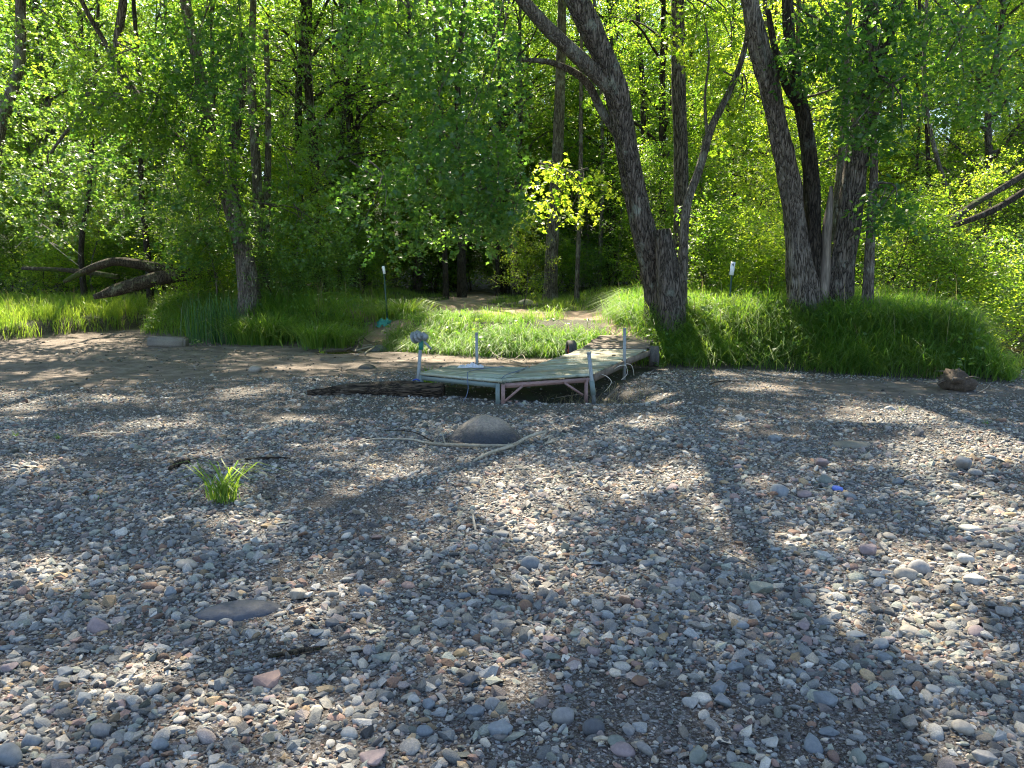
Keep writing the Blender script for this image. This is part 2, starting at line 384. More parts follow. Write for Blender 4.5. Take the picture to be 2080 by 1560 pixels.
def zones(x, y):
    d = dist_edge(x, y)
    bank = smooth(-.05, .35, d)
    px, py = topx(x, y, 0 * x)
    n = fbm(x * .6, y * .9, 41, 4)
    sand = smooth(11.5, 14.0, y + n * 1.5 - .25 * x) * (1 - bank)
    sand = np.maximum(sand, smooth(.35, 1., np.exp(-(((x - 5.8) / 3.2) ** 2 + ((y - 11.2) / 1.6) ** 2)) + .25 * n) * (1 - bank))
    sand = np.maximum(sand, .4 * smooth(.15, .5, n + .3 * vn(x * 3, y * 3, 8)) * smooth(5, 11, y))
    pth = path_mask(x, y) * smooth(.0, .4, d)
    dirtb = bank * .6 * smooth(9, 3, d)
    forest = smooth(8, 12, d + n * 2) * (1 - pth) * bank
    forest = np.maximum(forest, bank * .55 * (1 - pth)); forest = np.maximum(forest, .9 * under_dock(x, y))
    return np.stack([np.clip(sand, 0, 1), np.clip(pth, 0, 1), np.clip(forest, 0, 1)], -1)
gx = np.concatenate([-15 - np.geomspace(.3, 130, 40)[::-1], np.linspace(-15, 15, 330), 15 + np.geomspace(.3, 130, 40)])
gy = np.concatenate([-5 - np.geomspace(.5, 40, 12)[::-1], np.linspace(-5, 1.5, 30), np.linspace(1.55, 22, 290), 22 + np.geomspace(.1, 180, 60)])
GX, GY = np.meshgrid(gx, gy); gz = hgt(GX, GY)
nv = np.arange(GX.size).reshape(GX.shape)
fq = np.stack([nv[:-1, :-1], nv[:-1, 1:], nv[1:, 1:], nv[1:, :-1]], -1).reshape(-1, 4)
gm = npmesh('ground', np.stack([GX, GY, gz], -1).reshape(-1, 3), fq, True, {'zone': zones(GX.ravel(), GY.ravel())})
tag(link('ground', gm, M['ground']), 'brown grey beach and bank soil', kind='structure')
def water(name, cx, cy, rx, ry, z, label):
    b = Buf(); n = 40; a = np.linspace(0, 2 * np.pi, n, endpoint=False)
    r = 1 + .12 * np.sin(3 * a + 1) + .08 * np.sin(5 * a)
    v = np.stack([cx + rx * r * np.cos(a), cy + ry * r * np.sin(a), np.full(n, z)], -1); v = np.vstack([v, [cx, cy, z]])
    b.add(v, [[n, i, (i + 1) % n] for i in range(n)]); tag(link(name, b.mesh(name), M['water']), label, kind='structure')
water('puddle', -3.3, 17.4, 1.5, .6, H(-3.3, 17.4) + .07, 'small amber puddle below the grassy bank')
water('creek', 15, 20, 6.5, 7.5, -.12, 'shallow brown creek at the right edge')

# ------------------------------------------------------------------ stones
def hull_mesh(name, seed, n=16, rounded=0, flat=.6, sub=1):
    r = np.random.default_rng(seed); bm = bmesh.new()
    p = r.normal(0, 1, (n, 3)); p /= np.linalg.norm(p, axis=1)[:, None]; p *= r.uniform(.82, 1, (n, 1)); p *= [1, r.uniform(.65, .9), flat]
    for q in p: bm.verts.new(q)
    res = bmesh.ops.convex_hull(bm, input=bm.verts); 
    bmesh.ops.delete(bm, geom=[v for v in bm.verts if not v.link_faces], context='VERTS')
    if rounded:
        bmesh.ops.subdivide_edges(bm, edges=bm.edges, cuts=1, use_grid_fill=True, smooth=.0)
        for _ in range(rounded): bmesh.ops.smooth_vert(bm, verts=bm.verts, factor=.5, use_axis_x=True, use_axis_y=True, use_axis_z=True)
    else:
        bmesh.ops.bevel(bm, geom=list(bm.edges), offset=.045, segments=1, affect='EDGES')
        bmesh.ops.triangulate(bm, faces=[f for f in bm.faces if len(f.verts) > 4])
    for f in bm.faces: f.smooth = bool(rounded)
    me = bpy.data.meshes.new(name); bm.to_mesh(me); bm.free()
    co = np.empty(len(me.vertices) * 3); me.vertices.foreach_get('co', co); co = co.reshape(-1, 3)
    co /= np.abs(co[:, 0]).max(); me.vertices.foreach_set('co', co.ravel().astype(np.float32)); me.update()
    me.materials.append(M['rock']); return me
ANG = [hull_mesh('angular_stone', 100 + i, 13 + i, 0, .38 + .07 * (i % 4)) for i in range(6)]
RND = [hull_mesh('round_stone', 200 + i, 13 + i, 2, .42 + .09 * (i % 4)) for i in range(6)]
TINTS = {'blue grey': (.155, .175, .195), 'grey': (.22, .215, .21), 'dark grey': (.085, .09, .10), 'purple grey': (.21, .165, .17),
         'pale tan': (.29, .26, .22), 'pinkish': (.25, .17, .15), 'rusty brown': (.15, .09, .065), 'pale': (.31, .305, .29), 'green grey': (.16, .18, .16), 'ochre': (.27, .20, .11)}
placed = []
def stone(px, py, w, tint, label, shape='r', flat=1.0, rz=None, sink=.3, asp=1.0, name='cobble', group=None, tilt=.2):
    """w = width in photo pixels"""
    g = GH(px, py); dep = math.hypot(g.y, CAMH); s = w / FPX * dep / 2
    me = (RND if shape == 'r' else ANG)[rnd.randrange(6)]
    o = bpy.data.objects.new(name, me); COL.objects.link(o)
    o.scale = (s, s * asp, s * flat * rnd.uniform(.8, 1.1)); o.rotation_euler = (rnd.uniform(-tilt, tilt), rnd.uniform(-tilt, tilt), rnd.uniform(-.6, .6) if rz is None else rz)
    zext = s * flat * .5
    o.location = (g.x, g.y, g.z + zext * (1 - 2 * sink)); c = TINTS[tint]; j = rnd.uniform(.88, 1.12); o.color = (c[0] * j, c[1] * j, c[2] * j, 1)
    placed.append((g.x, g.y, s)); tag(o, label, 'stone', group); return o
S = stone
S(1545, 1212, 56, 'green grey', 'blocky pale green-grey stone right of centre, largest angular stone in its patch', 'a', 1.5, sink=.15)
S(381, 1155, 44, 'pale tan', 'round tan cobble in the left gravel, in front of the grass tuft', 'r', 1.3)
S(546, 1390, 60, 'pinkish', 'blocky pink-mauve stone near the bottom left', 'a', 1.3, .2)
S(955, 1400, 44, 'dark grey', 'dark charcoal stone near the bottom centre beside a small red one', 'a', 1.5, sink=.15)
S(995, 1403, 22, 'rusty brown', 'small round rusty stone touching the dark charcoal stone', 'r')
S(1018, 1208, 46, 'dark grey', 'dark wedge-shaped stone in the middle of the gravel', 'a', 1.0, .3)
S(1955, 955, 42, 'grey', 'oval pale grey cobble leaning on a smaller one at the right', 'r', 1.3, .5, sink=.1)
S(1981, 967, 32, 'grey', 'smaller smooth cobble under the leaning oval one at the right', 'r', 1.2, sink=.15)
S(1573, 897, 28, 'blue grey', 'pale blue-grey wedge stone high in the right gravel', 'a', 1.3, sink=.15)
S(1665, 950, 34, 'purple grey', 'mauve upright slab in the right gravel above the blue stone', 'a', 1.9, sink=.2)
S(1676, 982, 26, 'green grey', 'olive-grey cobble just left of the bright blue stone', 'r', 1.2)
b_ = S(1700, 998, 22, 'blue grey', 'small bright blue stone among the grey ones', 'r', 1.3); b_.color = (.10, .17, .52, 1)
S(1583, 1010, 38, 'blue grey', 'rounded blue-grey cobble behind a brown upright chip', 'r', 1.2)
S(1572, 1014, 18, 'rusty brown', 'brown upright chip leaning on a rounded cobble', 'a', 2.0, sink=.1)
S(1634, 1011, 36, 'purple grey', 'mauve rounded cobble lying tilted left of the blue stone', 'r', 1.2, .6)
S(1725, 1016, 30, 'blue grey', 'slate-blue oval cobble below the bright blue stone', 'r', 1.0)
S(1824, 983, 26, 'blue grey', 'round blue-grey cobble halfway to the leaning oval cobble', 'r', 1.2)
S(1490, 995, 24, 'dark grey', 'dark flat block at the left end of the right-hand cobbles', 'a', 1.0)
S(1866, 885, 24, 'dark grey', 'dark upright wedge near the right-hand sand', 'a', 1.6, sink=.1)
S(2032, 857, 26, 'rusty brown', 'rust red stone on the brown sand at the far right', 'r', .9)
S(1972, 1082, 44, 'pale', 'pale rounded cobble near the right edge', 'r', 1.1)
S(2052, 1052, 24, 'ochre', 'yellow ochre stone at the right edge', 'r', 1.2)
S(1867, 1165, 54, 'grey', 'large smooth grey stone touching a cream one at the right', 'r', .9)
S(1840, 1178, 46, 'pale tan', 'cream flat-topped stone in front of a smooth grey one', 'r', .8)
S(1962, 1150, 34, 'pale', 'speckled pale upright stone near the right edge', 'r', 1.9, sink=.15)
S(1980, 1182, 48, 'pale', 'sunlit cream boulder-like stone below the speckled upright one', 'a', 1.1)
S(1762, 1130, 34, 'purple grey', 'tan-pink pointed chunk in the sunlit right gravel', 'a', 1.8, sink=.15)
S(1672, 1133, 38, 'pale', 'whitish wedge-shaped stone left of the pink pointed chunk', 'a', 1.0)
S(1685, 1085, 36, 'grey', 'flat pale grey slab with a long tan slab beside it', 'a', .6, .3)
S(1718, 1086, 40, 'pale tan', 'long tan slab right of the flat pale grey slab', 'a', .9, .5, asp=.6)
S(1805, 1097, 28, 'pale tan', 'small tan oval stone above the sunlit right patch', 'r', .9)
S(1502, 1282, 40, 'blue grey', 'rounded slate block below the big green-grey stone', 'r', 1.2)
S(1530, 1250, 34, 'pale', 'upright pale stone just below the big green-grey stone', 'a', 1.7, sink=.2)
S(1501, 1318, 24, 'pale tan', 'small cream cobble under the slate block', 'r', 1.1)
S(1460, 1412, 40, 'blue grey', 'pale blue angular block, upper of two stacked in the right foreground', 'a', 1.5, sink=.15)
S(1463, 1441, 42, 'blue grey', 'slate blue angular block, lower of two stacked in the right foreground', 'a', 1.3, sink=.15)
S(1671, 1434, 70, 'blue grey', 'broad flat slate-blue slab, widest stone in the right foreground', 'a', .75, .2)
S(1763, 1357, 46, 'green grey', 'grey-green angular slab touching a small blue cube', 'a', .9)
S(1797, 1344, 32, 'blue grey', 'small blue block beside the grey-green slab', 'a', 1.3)
S(1790, 1318, 40, 'blue grey', 'smooth dark blue oval stone above the small blue block', 'r', .9, .5)
S(1846, 1292, 44, 'pale tan', 'sunlit tan triangular slab in the right gravel', 'a', 1.0, .8)
S(1983, 1294, 38, 'purple grey', 'mauve-grey tilted oval cobble near the right edge', 'r', 1.2, .7)
S(2040, 1255, 32, 'grey', 'upright pointed grey stone at the right edge', 'a', 2.0, sink=.1)
S(1955, 1235, 24, 'blue grey', 'blue angular chip left of the upright pointed stone', 'a', 1.4)
S(1620, 1376, 38, 'blue grey', 'smooth blue-grey oval cobble left of the mauve slab edge', 'r', 1.0)
S(1688, 1495, 50, 'blue grey', 'triangular blue slab below the broad flat slab', 'a', .8)
S(1423, 1545, 54, 'green grey', 'big green-grey block cut by the bottom edge', 'a', 1.4)
S(1740, 1552, 46, 'green grey', 'speckled green block cut by the bottom edge at the right', 'a', 1.3)
S(1955, 1488, 40, 'pale tan', 'round cream cobble near the bottom right', 'r', 1.2)
S(2000, 1548, 44, 'grey', 'angular pale grey stone in the bottom right corner area', 'a', 1.3)
S(1145, 1470, 46, 'grey', 'speckled oval grey cobble in the bottom centre', 'r', 1.1, .3)
S(1206, 1492, 46, 'dark grey', 'smooth dark slate oval right of the speckled grey cobble', 'r', 1.0)
S(1015, 1494, 50, 'blue grey', 'blue-grey blocky stone with pale veins at the bottom centre', 'a', 1.3)
S(1265, 1535, 48, 'purple grey', 'pale mauve oval stone touching the bottom edge', 'r', .9)
S(1250, 1512, 38, 'green grey', 'round greenish cobble above the pale mauve oval stone', 'r', 1.1)
S(1310, 1535, 40, 'grey', 'long grey pebble leaning right at the bottom edge', 'r', 1.1, -.8, asp=.5)
S(965, 1452, 40, 'blue grey', 'slate-blue chunk at the lower centre left of a pale ball', 'a', 1.1)
S(1001, 1445, 32, 'grey', 'rounded pale grey ball of stone in the lower centre', 'r', 1.2)
S(868, 1447, 34, 'blue grey', 'blue square-ended cobble in the lower centre left', 'a', 1.2)
S(842, 1434, 26, 'pale', 'pale rounded cobble left of the square-ended blue one', 'r', 1.1)
S(710, 1496, 34, 'pale', 'big pale rounded stone in the sunlit bottom left centre', 'r', 1.4)
S(862, 1500, 34, 'blue grey', 'blue oval cobble beside a brown one at the bottom', 'r', 1.1)
S(840, 1518, 28, 'rusty brown', 'dark brown lumpy cobble beside the blue oval', 'r', 1.3)
S(760, 1545, 62, 'purple grey', 'large mauve stone cut by the bottom edge', 'a', .9)
S(777, 1343, 42, 'green grey', 'blue-green angular stone beside the sunlit gravel centre left', 'a', 1.0, .3)
S(942, 1340, 40, 'ochre', 'yellow-lichened slab in the brightest sun patch at the centre', 'a', 1.0)
S(1123, 1345, 30, 'green grey', 'cream-green triangular stone right of the bright patch', 'a', 1.5)
S(742, 1206, 32, 'blue grey', 'smooth blue cobble in the left middle gravel', 'r', 1.0)
S(762, 1097, 28, 'pinkish', 'salmon pink angular stone in the centre gravel', 'a', 1.1)
S(720, 1043, 22, 'dark grey', 'small dark upright block left of the centre gravel', 'a', 1.8)
S(963, 985, 24, 'pale tan', 'rounded cream cobble behind the centre gravel', 'r', 1.2)
S(1044, 992, 28, 'dark grey', 'dark rounded stone behind the centre gravel', 'r', 1.0)
S(1016, 1090, 38, 'grey', 'flat grey plate propped on its neighbours at the centre', 'a', .8)
S(948, 1075, 30, 'rusty brown', 'low brown oval stone at the centre', 'r', .8)
S(1078, 1155, 44, 'blue grey', 'shiny blue cobble with a twin at the centre', 'r', 1.0, .5)
S(1255, 1147, 40, 'dark grey', 'dark slate oval in the shaded centre right', 'r', 1.0)
S(1312, 1150, 28, 'blue grey', 'round blue cobble right of the dark slate oval', 'r', 1.2)
S(1374, 1190, 38, 'grey', 'tan domed cobble at the centre right', 'r', 1.0)
S(345, 1212, 36, 'blue grey', 'blue pointed cobble left of the flat dark rock', 'a', 1.3)
S(606, 1218, 34, 'pale tan', 'sunlit cream block right of the flat dark rock', 'a', 1.6, sink=.1)
S(628, 1220, 22, 'pale', 'thin pale slab leaning on the sunlit cream block', 'a', 1.8, sink=.1)
S(425, 1272, 28, 'pale tan', 'round tan cobble touching the front of the flat dark rock', 'r', 1.2)
S(128, 1376, 46, 'blue grey', 'blue-grey slab at the lower left', 'a', .9)
S(200, 1283, 50, 'purple grey', 'broad mauve-grey rounded stone at the left', 'r', .8)
S(125, 1398, 34, 'grey', 'dark faceted block under the blue-grey slab at lower left', 'a', 1.4)
S(675, 1272, 30, 'dark grey', 'dark blocky stone with a flat top, right of the flat dark rock', 'a', 1.3)
S(645, 1290, 38, 'blue grey', 'pale blue triangular flat stone below the dark blocky one', 'a', .7)
S(450, 1397, 34, 'blue grey', 'blue rounded cube left of the pink-mauve stone', 'r', 1.1)
S(245, 1438, 40, 'purple grey', 'pair-topped mauve stone in the left foreground', 'a', 1.1)
S(515, 1460, 36, 'blue grey', 'blue-grey broad wedge below the pink-mauve stone', 'a', 1.0)
S(642, 1453, 30, 'pale tan', 'round cream cobble at the lower left of centre', 'r', 1.2)
S(65, 1520, 34, 'blue grey', 'round blue cobble in the bottom left corner area', 'r', 1.2)
S(205, 1490, 36, 'grey', 'upright tan-grey stone in the bottom left', 'r', 1.6, 1.0)
S(197, 1531, 28, 'blue grey', 'teal grey egg-shaped cobble at the bottom left', 'r', 1.3)
S(325, 1522, 32, 'blue grey', 'pale blue upright cobble at the bottom left', 'r', 1.4)
S(560, 1505, 40, 'grey', 'long flat grey stone at the lower left of centre', 'r', .8)
S(20, 1552, 60, 'blue grey', 'big blue stone cut by the bottom left corner', 'r', 1.0)
S(118, 1550, 46, 'grey', 'flat grey cobble on the bottom edge at the left', 'r', .9)
S(190, 1016, 26, 'pale', 'small white stone in the left gravel, level with the grass tuft', 'a', 1.1)
S(130, 990, 16, 'pale tan', 'tiny tan cobble at the far left behind the gravel', 'r', 1.2)
S(518, 755, 30, 'pale tan', 'flat sandy stone on the wet sand left of the dock', 'r', .8)
S(1500, 855, 30, 'pale', 'cluster-top pale stone on the back gravel', 'a', 1.0)
S(1810, 832, 28, 'pale', 'pale stone cluster on the sand edge at the right', 'a', 1.0)
# unnamed cobbles: copies, sorted by look into groups that nothing tells apart
shapeword = {'r': 'rounded', 'a': 'angular'}
tkeys = ['blue grey'] * 5 + ['grey'] * 4 + ['purple grey'] * 3 + ['green grey'] * 2 + ['pale tan'] * 2 + ['dark grey', 'pinkish', 'rusty brown', 'pale']
k = 0; tries = 0
while k < 185 and tries < 3000:
    tries += 1
    y = 2.2 + 6.5 * rnd.random() ** 1.5; x = rnd.uniform(-1, 1) * (.70 * y + .3)
    if abs(x) > 8: continue
    px, py = topx(np.array([x]), np.array([y]), np.array([0.])); px, py = float(px[0]), float(py[0])
    if py > 1590 or 380 < px < 590 and 1190 < py < 1280 or 860 < px < 1120 and 840 < py < 930: continue
    r_ = rnd.uniform(.022, .042) * (1.25 if x > 1 else 1)
    if any((x - a) ** 2 + (y - b) ** 2 < (r_ + c) ** 2 * 1.1 for a, b, c in placed): continue
    t_ = rnd.choice(tkeys); s_ = rnd.choice('raa')
    S(px, py, 2 * r_ * FPX / math.hypot(y, CAMH), t_, f'{shapeword[s_]} {t_} cobble of middling size, half bedded in the grey gravel', s_, rnd.uniform(.8, 1.3), rz=rnd.uniform(0, 6.28), sink=rnd.uniform(.2, .4), group=f'{shapeword[s_]} {t_} cobbles bedded in the gravel', tilt=.35)
    k += 1

# big flat dark rock and boulder
def lump(name, px, py, w, d, h, col, label, seed, sink=.0, rz=0, cat='rock', peak=0.0, res=72, rows=34):
    g = GH(px, py); b = Buf()
    u = np.linspace(0, 2 * np.pi, res, endpoint=False); v = np.linspace(0, 1, rows)
    U, V = np.meshgrid(u, v); ph = V * np.pi * .62
    cx_, cy_ = np.cos(U) * np.sin(ph), np.sin(U) * np.sin(ph)
    rad_ = 1 + .20 * fbm(cx_ * 1.3 + 9, cy_ * 1.3 + V, seed, 4) + .10 * (np.abs(fbm(cx_ * 2.4 + 2, cy_ * 2.4 + V * 2, seed + 7, 3)) - .2)
    z = np.cos(ph); r = np.sin(ph) ** .85 * rad_
    X = w / 2 * r * np.cos(U) + peak * w * np.clip(z, 0, 1); Y = d / 2 * r * np.sin(U)
    zz = np.sign(z) * np.abs(z) ** 1.15 if peak == 0 else np.where(z > 0, 1 - np.sin(ph) ** 1.75, z)
    Z = h * zz * (1 + .12 * fbm(cx_ * 1.5 + 3, cy_ * 1.5, seed + 3, 3)) + h * .10 * fbm(cx_ * 3.5, cy_ * 3.5, seed + 11, 4)
    vv = np.stack([X, Y, Z], -1).reshape(-1, 3); idx = np.arange(rows * res).reshape(rows, res); nx = np.roll(idx, -1, 1)
    b.add(vv, None, np.stack([idx[1:], nx[1:], nx[:-1], idx[:-1]], -1).reshape(-1, 4))
    o = link(name, b.mesh(name), None); o.data.materials.append(M[col] if isinstance(col, str) else M['rock'])
    if not isinstance(col, str): o.color = (*col, 1)
    o.location = (g.x, g.y, g.z - sink); o.rotation_euler.z = rz; tag(o, label, cat); return o
def boulder_mat():
    m, nt, b, out = newmat('boulder_stone_lit_top')
    geo = nt.nodes.new('ShaderNodeTexCoord'); sp = nt.nodes.new('ShaderNodeSeparateXYZ'); nt.links.new(geo.outputs['Object'], sp.inputs[0])
    n1 = noise(nt, 7, 6, .65, geo.outputs['Object']); n2 = noise(nt, 45, 4, .7, geo.outputs['Object'])
    lvl = math_(nt, 'ADD', sp.outputs[2], math_(nt, 'MULTIPLY', n1.outputs['Fac'], .14))
    c = ramp(nt, lvl, [(.15, (.03, .034, .042)), (.19, (.09, .082, .075)), (.24, (.26, .215, .175))])  # sunlit top painted in: colour goes lighter with height, dark at the foot
    c = mixc(nt, .5, c, ramp(nt, n2.outputs['Fac'], [(.35, (.4, .4, .4)), (.65, (1.5, 1.45, 1.4))]), 'MULTIPLY')
    nt.links.new(c, b.inputs['Base Color']); b.inputs['Roughness'].default_value = .75; bumpn(nt, n1.outputs['Fac'], .9, .06, b, bumpn(nt, n2.outputs['Fac'], .8, .015, None))
    return m
M['boulder'] = boulder_mat()
lump('boulder', 990, 893, .74, .62, .24, 'boulder', 'large domed boulder with a dark band around its foot, behind the crossed dead branches', 4, .0, 0, 'boulder', -.02)
lump('flat_rock', 482, 1246, .42, .22, .05, (.055, .062, .078), 'smooth dark flat rock flush with the gravel at the left', 8, .004, .28, 'rock')
lump('buried_stone', 1730, 905, .42, .3, .035, (.15, .14, .12), 'low buried rock barely showing in the right gravel', 18, .0, .1, 'rock')
lump('bank_stone', 770, 715, .5, .4, .16, (.10, .11, .12), 'dark stone at the water edge beside the exposed roots', 28, .02, .1, 'rock')
lump('wet_stone', 745, 748, .3, .3, .07, (.05, .05, .05), 'black wet stone on the sand left of the winch', 31, .0, .1, 'rock')
lump('path_stone', 1068, 617, .5, .4, .16, (.34, .30, .26), 'pale stone beside the dirt path behind the dock', 33, .02, .1, 'rock')

# fine gravel: points instancing hulls made inside the node tree
def gravel_tree():
    ng = bpy.data.node_groups.new('gravel', 'GeometryNodeTree')
    ng.interface.new_socket('Geometry', in_out='INPUT', socket_type='NodeSocketGeometry')
    ng.interface.new_socket('Geometry', in_out='OUTPUT', socket_type='NodeSocketGeometry')
    A = lambda t, **k: N_(ng, t, **k)
    gi = A('NodeGroupInput'); go = A('NodeGroupOutput'); L = ng.links.new
    toi = A('GeometryNodeGeometryToInstance')
    for i in range(8):
        ic = A('GeometryNodeMeshIcoSphere'); ic.inputs['Subdivisions'].default_value = 1 if i < 5 else 2; ic.inputs['Radius'].default_value = 1
        sp = A('GeometryNodeSetPosition'); rv = A('FunctionNodeRandomValue'); rv.data_type = 'FLOAT_VECTOR'
        am = .45 if i < 5 else .12
        rv.inputs[0].default_value = (-am,) * 3; rv.inputs[1].default_value = (am,) * 3
        rv.inputs['Seed'].default_value = i * 13 + 1
        L(ic.outputs[0], sp.inputs[0]); L(rv.outputs[0], sp.inputs['Offset'])
        hl = A('GeometryNodeConvexHull'); L(sp.outputs[0], hl.inputs[0])
        tr = A('GeometryNodeTransform'); L(hl.outputs[0], tr.inputs[0]); tr.inputs['Scale'].default_value = (1, .6 + .07 * (i % 4), .34 + .07 * (i % 5))
        last = tr.outputs[0]
        if i >= 5:
            sm = A('GeometryNodeSetShadeSmooth'); L(last, sm.inputs[0]); last = sm.outputs[0]
        mt = A('GeometryNodeSetMaterial'); mt.inputs['Material'].default_value = M['pebble']; L(last, mt.inputs[0])
        L(mt.outputs[0], toi.inputs[0])
    mp = A('GeometryNodeMeshToPoints'); L(gi.outputs[0], mp.inputs[0])
    iop = A('GeometryNodeInstanceOnPoints'); L(mp.outputs[0], iop.inputs['Points']); L(toi.outputs[0], iop.inputs['Instance'])
    iop.inputs['Pick Instance'].default_value = True
    def at(name, ty):
        n = A('GeometryNodeInputNamedAttribute'); n.data_type = ty; n.inputs[0].default_value = name; return n.outputs[0]
    fl = A('FunctionNodeFloatToInt'); L(at('pick', 'FLOAT'), fl.inputs[0]); L(fl.outputs[0], iop.inputs['Instance Index'])
    er = A('FunctionNodeEulerToRotation'); L(at('rot', 'FLOAT_VECTOR'), er.inputs[0]); L(er.outputs[0], iop.inputs['Rotation'])
    L(at('scl', 'FLOAT_VECTOR'), iop.inputs['Scale']); L(iop.outputs[0], go.inputs[0])
    return ng
GT = gravel_tree()
def scatter(name, x, y, size, tint, label, flatrot=.45, cat='gravel'):
    n = len(x); z = hgt(x, y)
    me = bpy.data.meshes.new(name); me.vertices.add(n)
    asp = RNG.uniform(.75, 1.25, (n, 3)) * size[:, None]
    co = np.stack([x, y, z + size * .12], -1); me.vertices.foreach_set('co', co.astype(np.float32).ravel())
    rot = np.stack([RNG.normal(0, flatrot, n), RNG.normal(0, flatrot, n), RNG.uniform(0, 6.28, n)], -1)
    for k_, a_ in (('rot', rot), ('scl', asp), ('tint', tint)):
        t = me.attributes.new(k_, 'FLOAT_VECTOR', 'POINT'); t.data.foreach_set('vector', a_.astype(np.float32).ravel())
    t = me.attributes.new('pick', 'FLOAT', 'POINT'); t.data.foreach_set('value', RNG.integers(0, 8, n).astype(np.float32))
    me.materials.append(M['pebble'])
    o = link(name, me); md = o.modifiers.new('gravel', 'NODES'); md.node_group = GT
    return tag(o, label, cat, kind='stuff')
pal = np.array([(.165, .185, .205)] * 5 + [(.21, .21, .21)] * 4 + [(.12, .13, .14)] * 3 + [(.20, .168, .17)] * 2 + [(.17, .195, .175)] * 3 + [(.32, .28, .23)] * 3 + [(.35, .34, .32)] * 2 + [(.29, .17, .14), (.16, .09, .06), (.08, .08, .085), (.30, .21, .11)])
def gravel(name, n, y0, y1, med, sig, label, pw=1.0, smax=.03):
    y = np.sqrt(RNG.uniform(y0 ** 2, y1 ** 2, n)) if pw == 1 else RNG.uniform(y0, y1, n)
    x = RNG.uniform(-1, 1, n) * (.72 * y + .6)
    z = zones(x, y); d = dist_edge(x, y)
    patch = fbm(x * 1.1, y * 1.5, 61, 3)
    keep = (RNG.random(n) > z[:, 0] * 1.02 - .02) & (d < -.2) & (RNG.random(n) < .82 + patch * 1.2) & (np.abs(x) < 13)
    keep &= ~((x > .0) & (x < 2.0) & (y > 9.9) & (y < 12.5) & (RNG.random(n) < .5))
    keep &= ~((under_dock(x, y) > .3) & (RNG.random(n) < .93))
    bx = ((x + .32) / .36) ** 2 + ((y - 7.55) / .3) ** 2; keep &= bx > 1
    g1 = GH(482, 1246); cx_, sx_ = math.cos(.28), math.sin(.28); ux = (x - g1.x) * cx_ + (y - g1.y) * sx_; uy = -(x - g1.x) * sx_ + (y - g1.y) * cx_
    keep &= (ux / .2) ** 2 + (uy / .1) ** 2 > 1
    x, y = x[keep], y[keep]; n = len(x)
    s = np.clip(np.exp(RNG.normal(math.log(med), sig, n)), .0025, smax)
    s *= 1 + .35 * fbm(x * .9, y * .9, 71, 2)
    t = pal[RNG.integers(0, len(pal), n)]; t = (t * .72 + t.mean(1, keepdims=True) * .28 * np.array([1.04, 1.0, .95])) * np.array([1.16, 1.12, 1.05]) * RNG.uniform(.5, 1.6, (n, 1))
    return scatter(name, x, y, s, t, label)
gravel('gravel', 52000, 1.6, 5.2, .0112, .54, 'grey and mauve pebbles covering the near beach', smax=.038)
gravel('gravel', 60000, 1.6, 5.6, .0062, .35, 'fine grit between the near pebbles')
gravel('gravel', 60000, 5.2, 8.8, .0120, .48, 'grey pebbles covering the middle of the beach', smax=.04)
gravel('gravel', 60000, 5.2, 9.0, .0075, .3, 'fine grit across the middle of the beach')
gravel('gravel', 70000, 8.8, 14.5, .0115, .45, 'small stones thinning out toward the dock and the sand', smax=.045)

n = 16000; x = RNG.uniform(-15, 8.5, n); y = RNG.uniform(10.5, 24, n); d_ = dist_edge(x, y)
k_ = (d_ < .15) & (RNG.random(n) < .25 + 1.3 * np.clip(fbm(x * 1.1, y * 1.8, 19, 3), 0, 1)); x, y = x[k_], y[k_]; n = len(x)
lt = np.array([(.10, .07, .045), (.06, .045, .03), (.18, .14, .10), (.22, .20, .18), (.14, .15, .15), (.05, .05, .045)])
scatter('beach_litter', x, y, np.clip(np.exp(RNG.normal(math.log(.013), .5, n)), .004, .05), lt[RNG.integers(0, 6, n)], 'scattered bark crumbs, clods and chips on the brown sand', cat='litter')

# ------------------------------------------------------------------ vegetation helpers
def unit(v): return v / (np.linalg.norm(v, axis=-1, keepdims=True) + 1e-9)
T_DIA = (np.array([(0, 0, 0), (.45, .32, .06), (1, 0, 0), (.45, -.32, .06)]), np.array([(0, 1, 2), (0, 2, 3)]))
T_OVL = (np.array([(0, 0, 0), (.28, .30, .05), (.65, .27, .04), (1, 0, 0), (.65, -.27, .04), (.28, -.30, .05)]), np.array([(0, 1, 2), (0, 2, 3), (0, 3, 4), (0, 4, 5)]))
T_MAP = (np.array([(0, 0, 0), (-.02, .32, .06), (.22, .22, .03), (.45, .50, .09), (.52, .17, .03), (1, 0, 0), (.52, -.17, .03), (.45, -.50, .09), (.22, -.22, .03), (-.02, -.32, .06)]),
         np.array([(0, 1, 2), (0, 2, 4), (2, 3, 4), (0, 4, 5), (0, 5, 6), (0, 6, 8), (6, 7, 8), (0, 8, 9)]))
def leaves_mesh(Pn, D, Nn, L, var, tmpl):
    tv, tf = tmpl; D = unit(D); S_ = unit(np.cross(Nn, D)); Nn = np.cross(D, S_)
    n = len(Pn); k_ = len(tv)
    v = Pn[:, None] + L[:, None, None] * (tv[None, :, 0, None] * D[:, None] + tv[None, :, 1, None] * S_[:, None] + tv[None, :, 2, None] * Nn[:, None])
    f = tf[None] + (np.arange(n) * k_)[:, None, None]
    return v.reshape(-1, 3), f.reshape(-1, 3), np.repeat(var, k_)
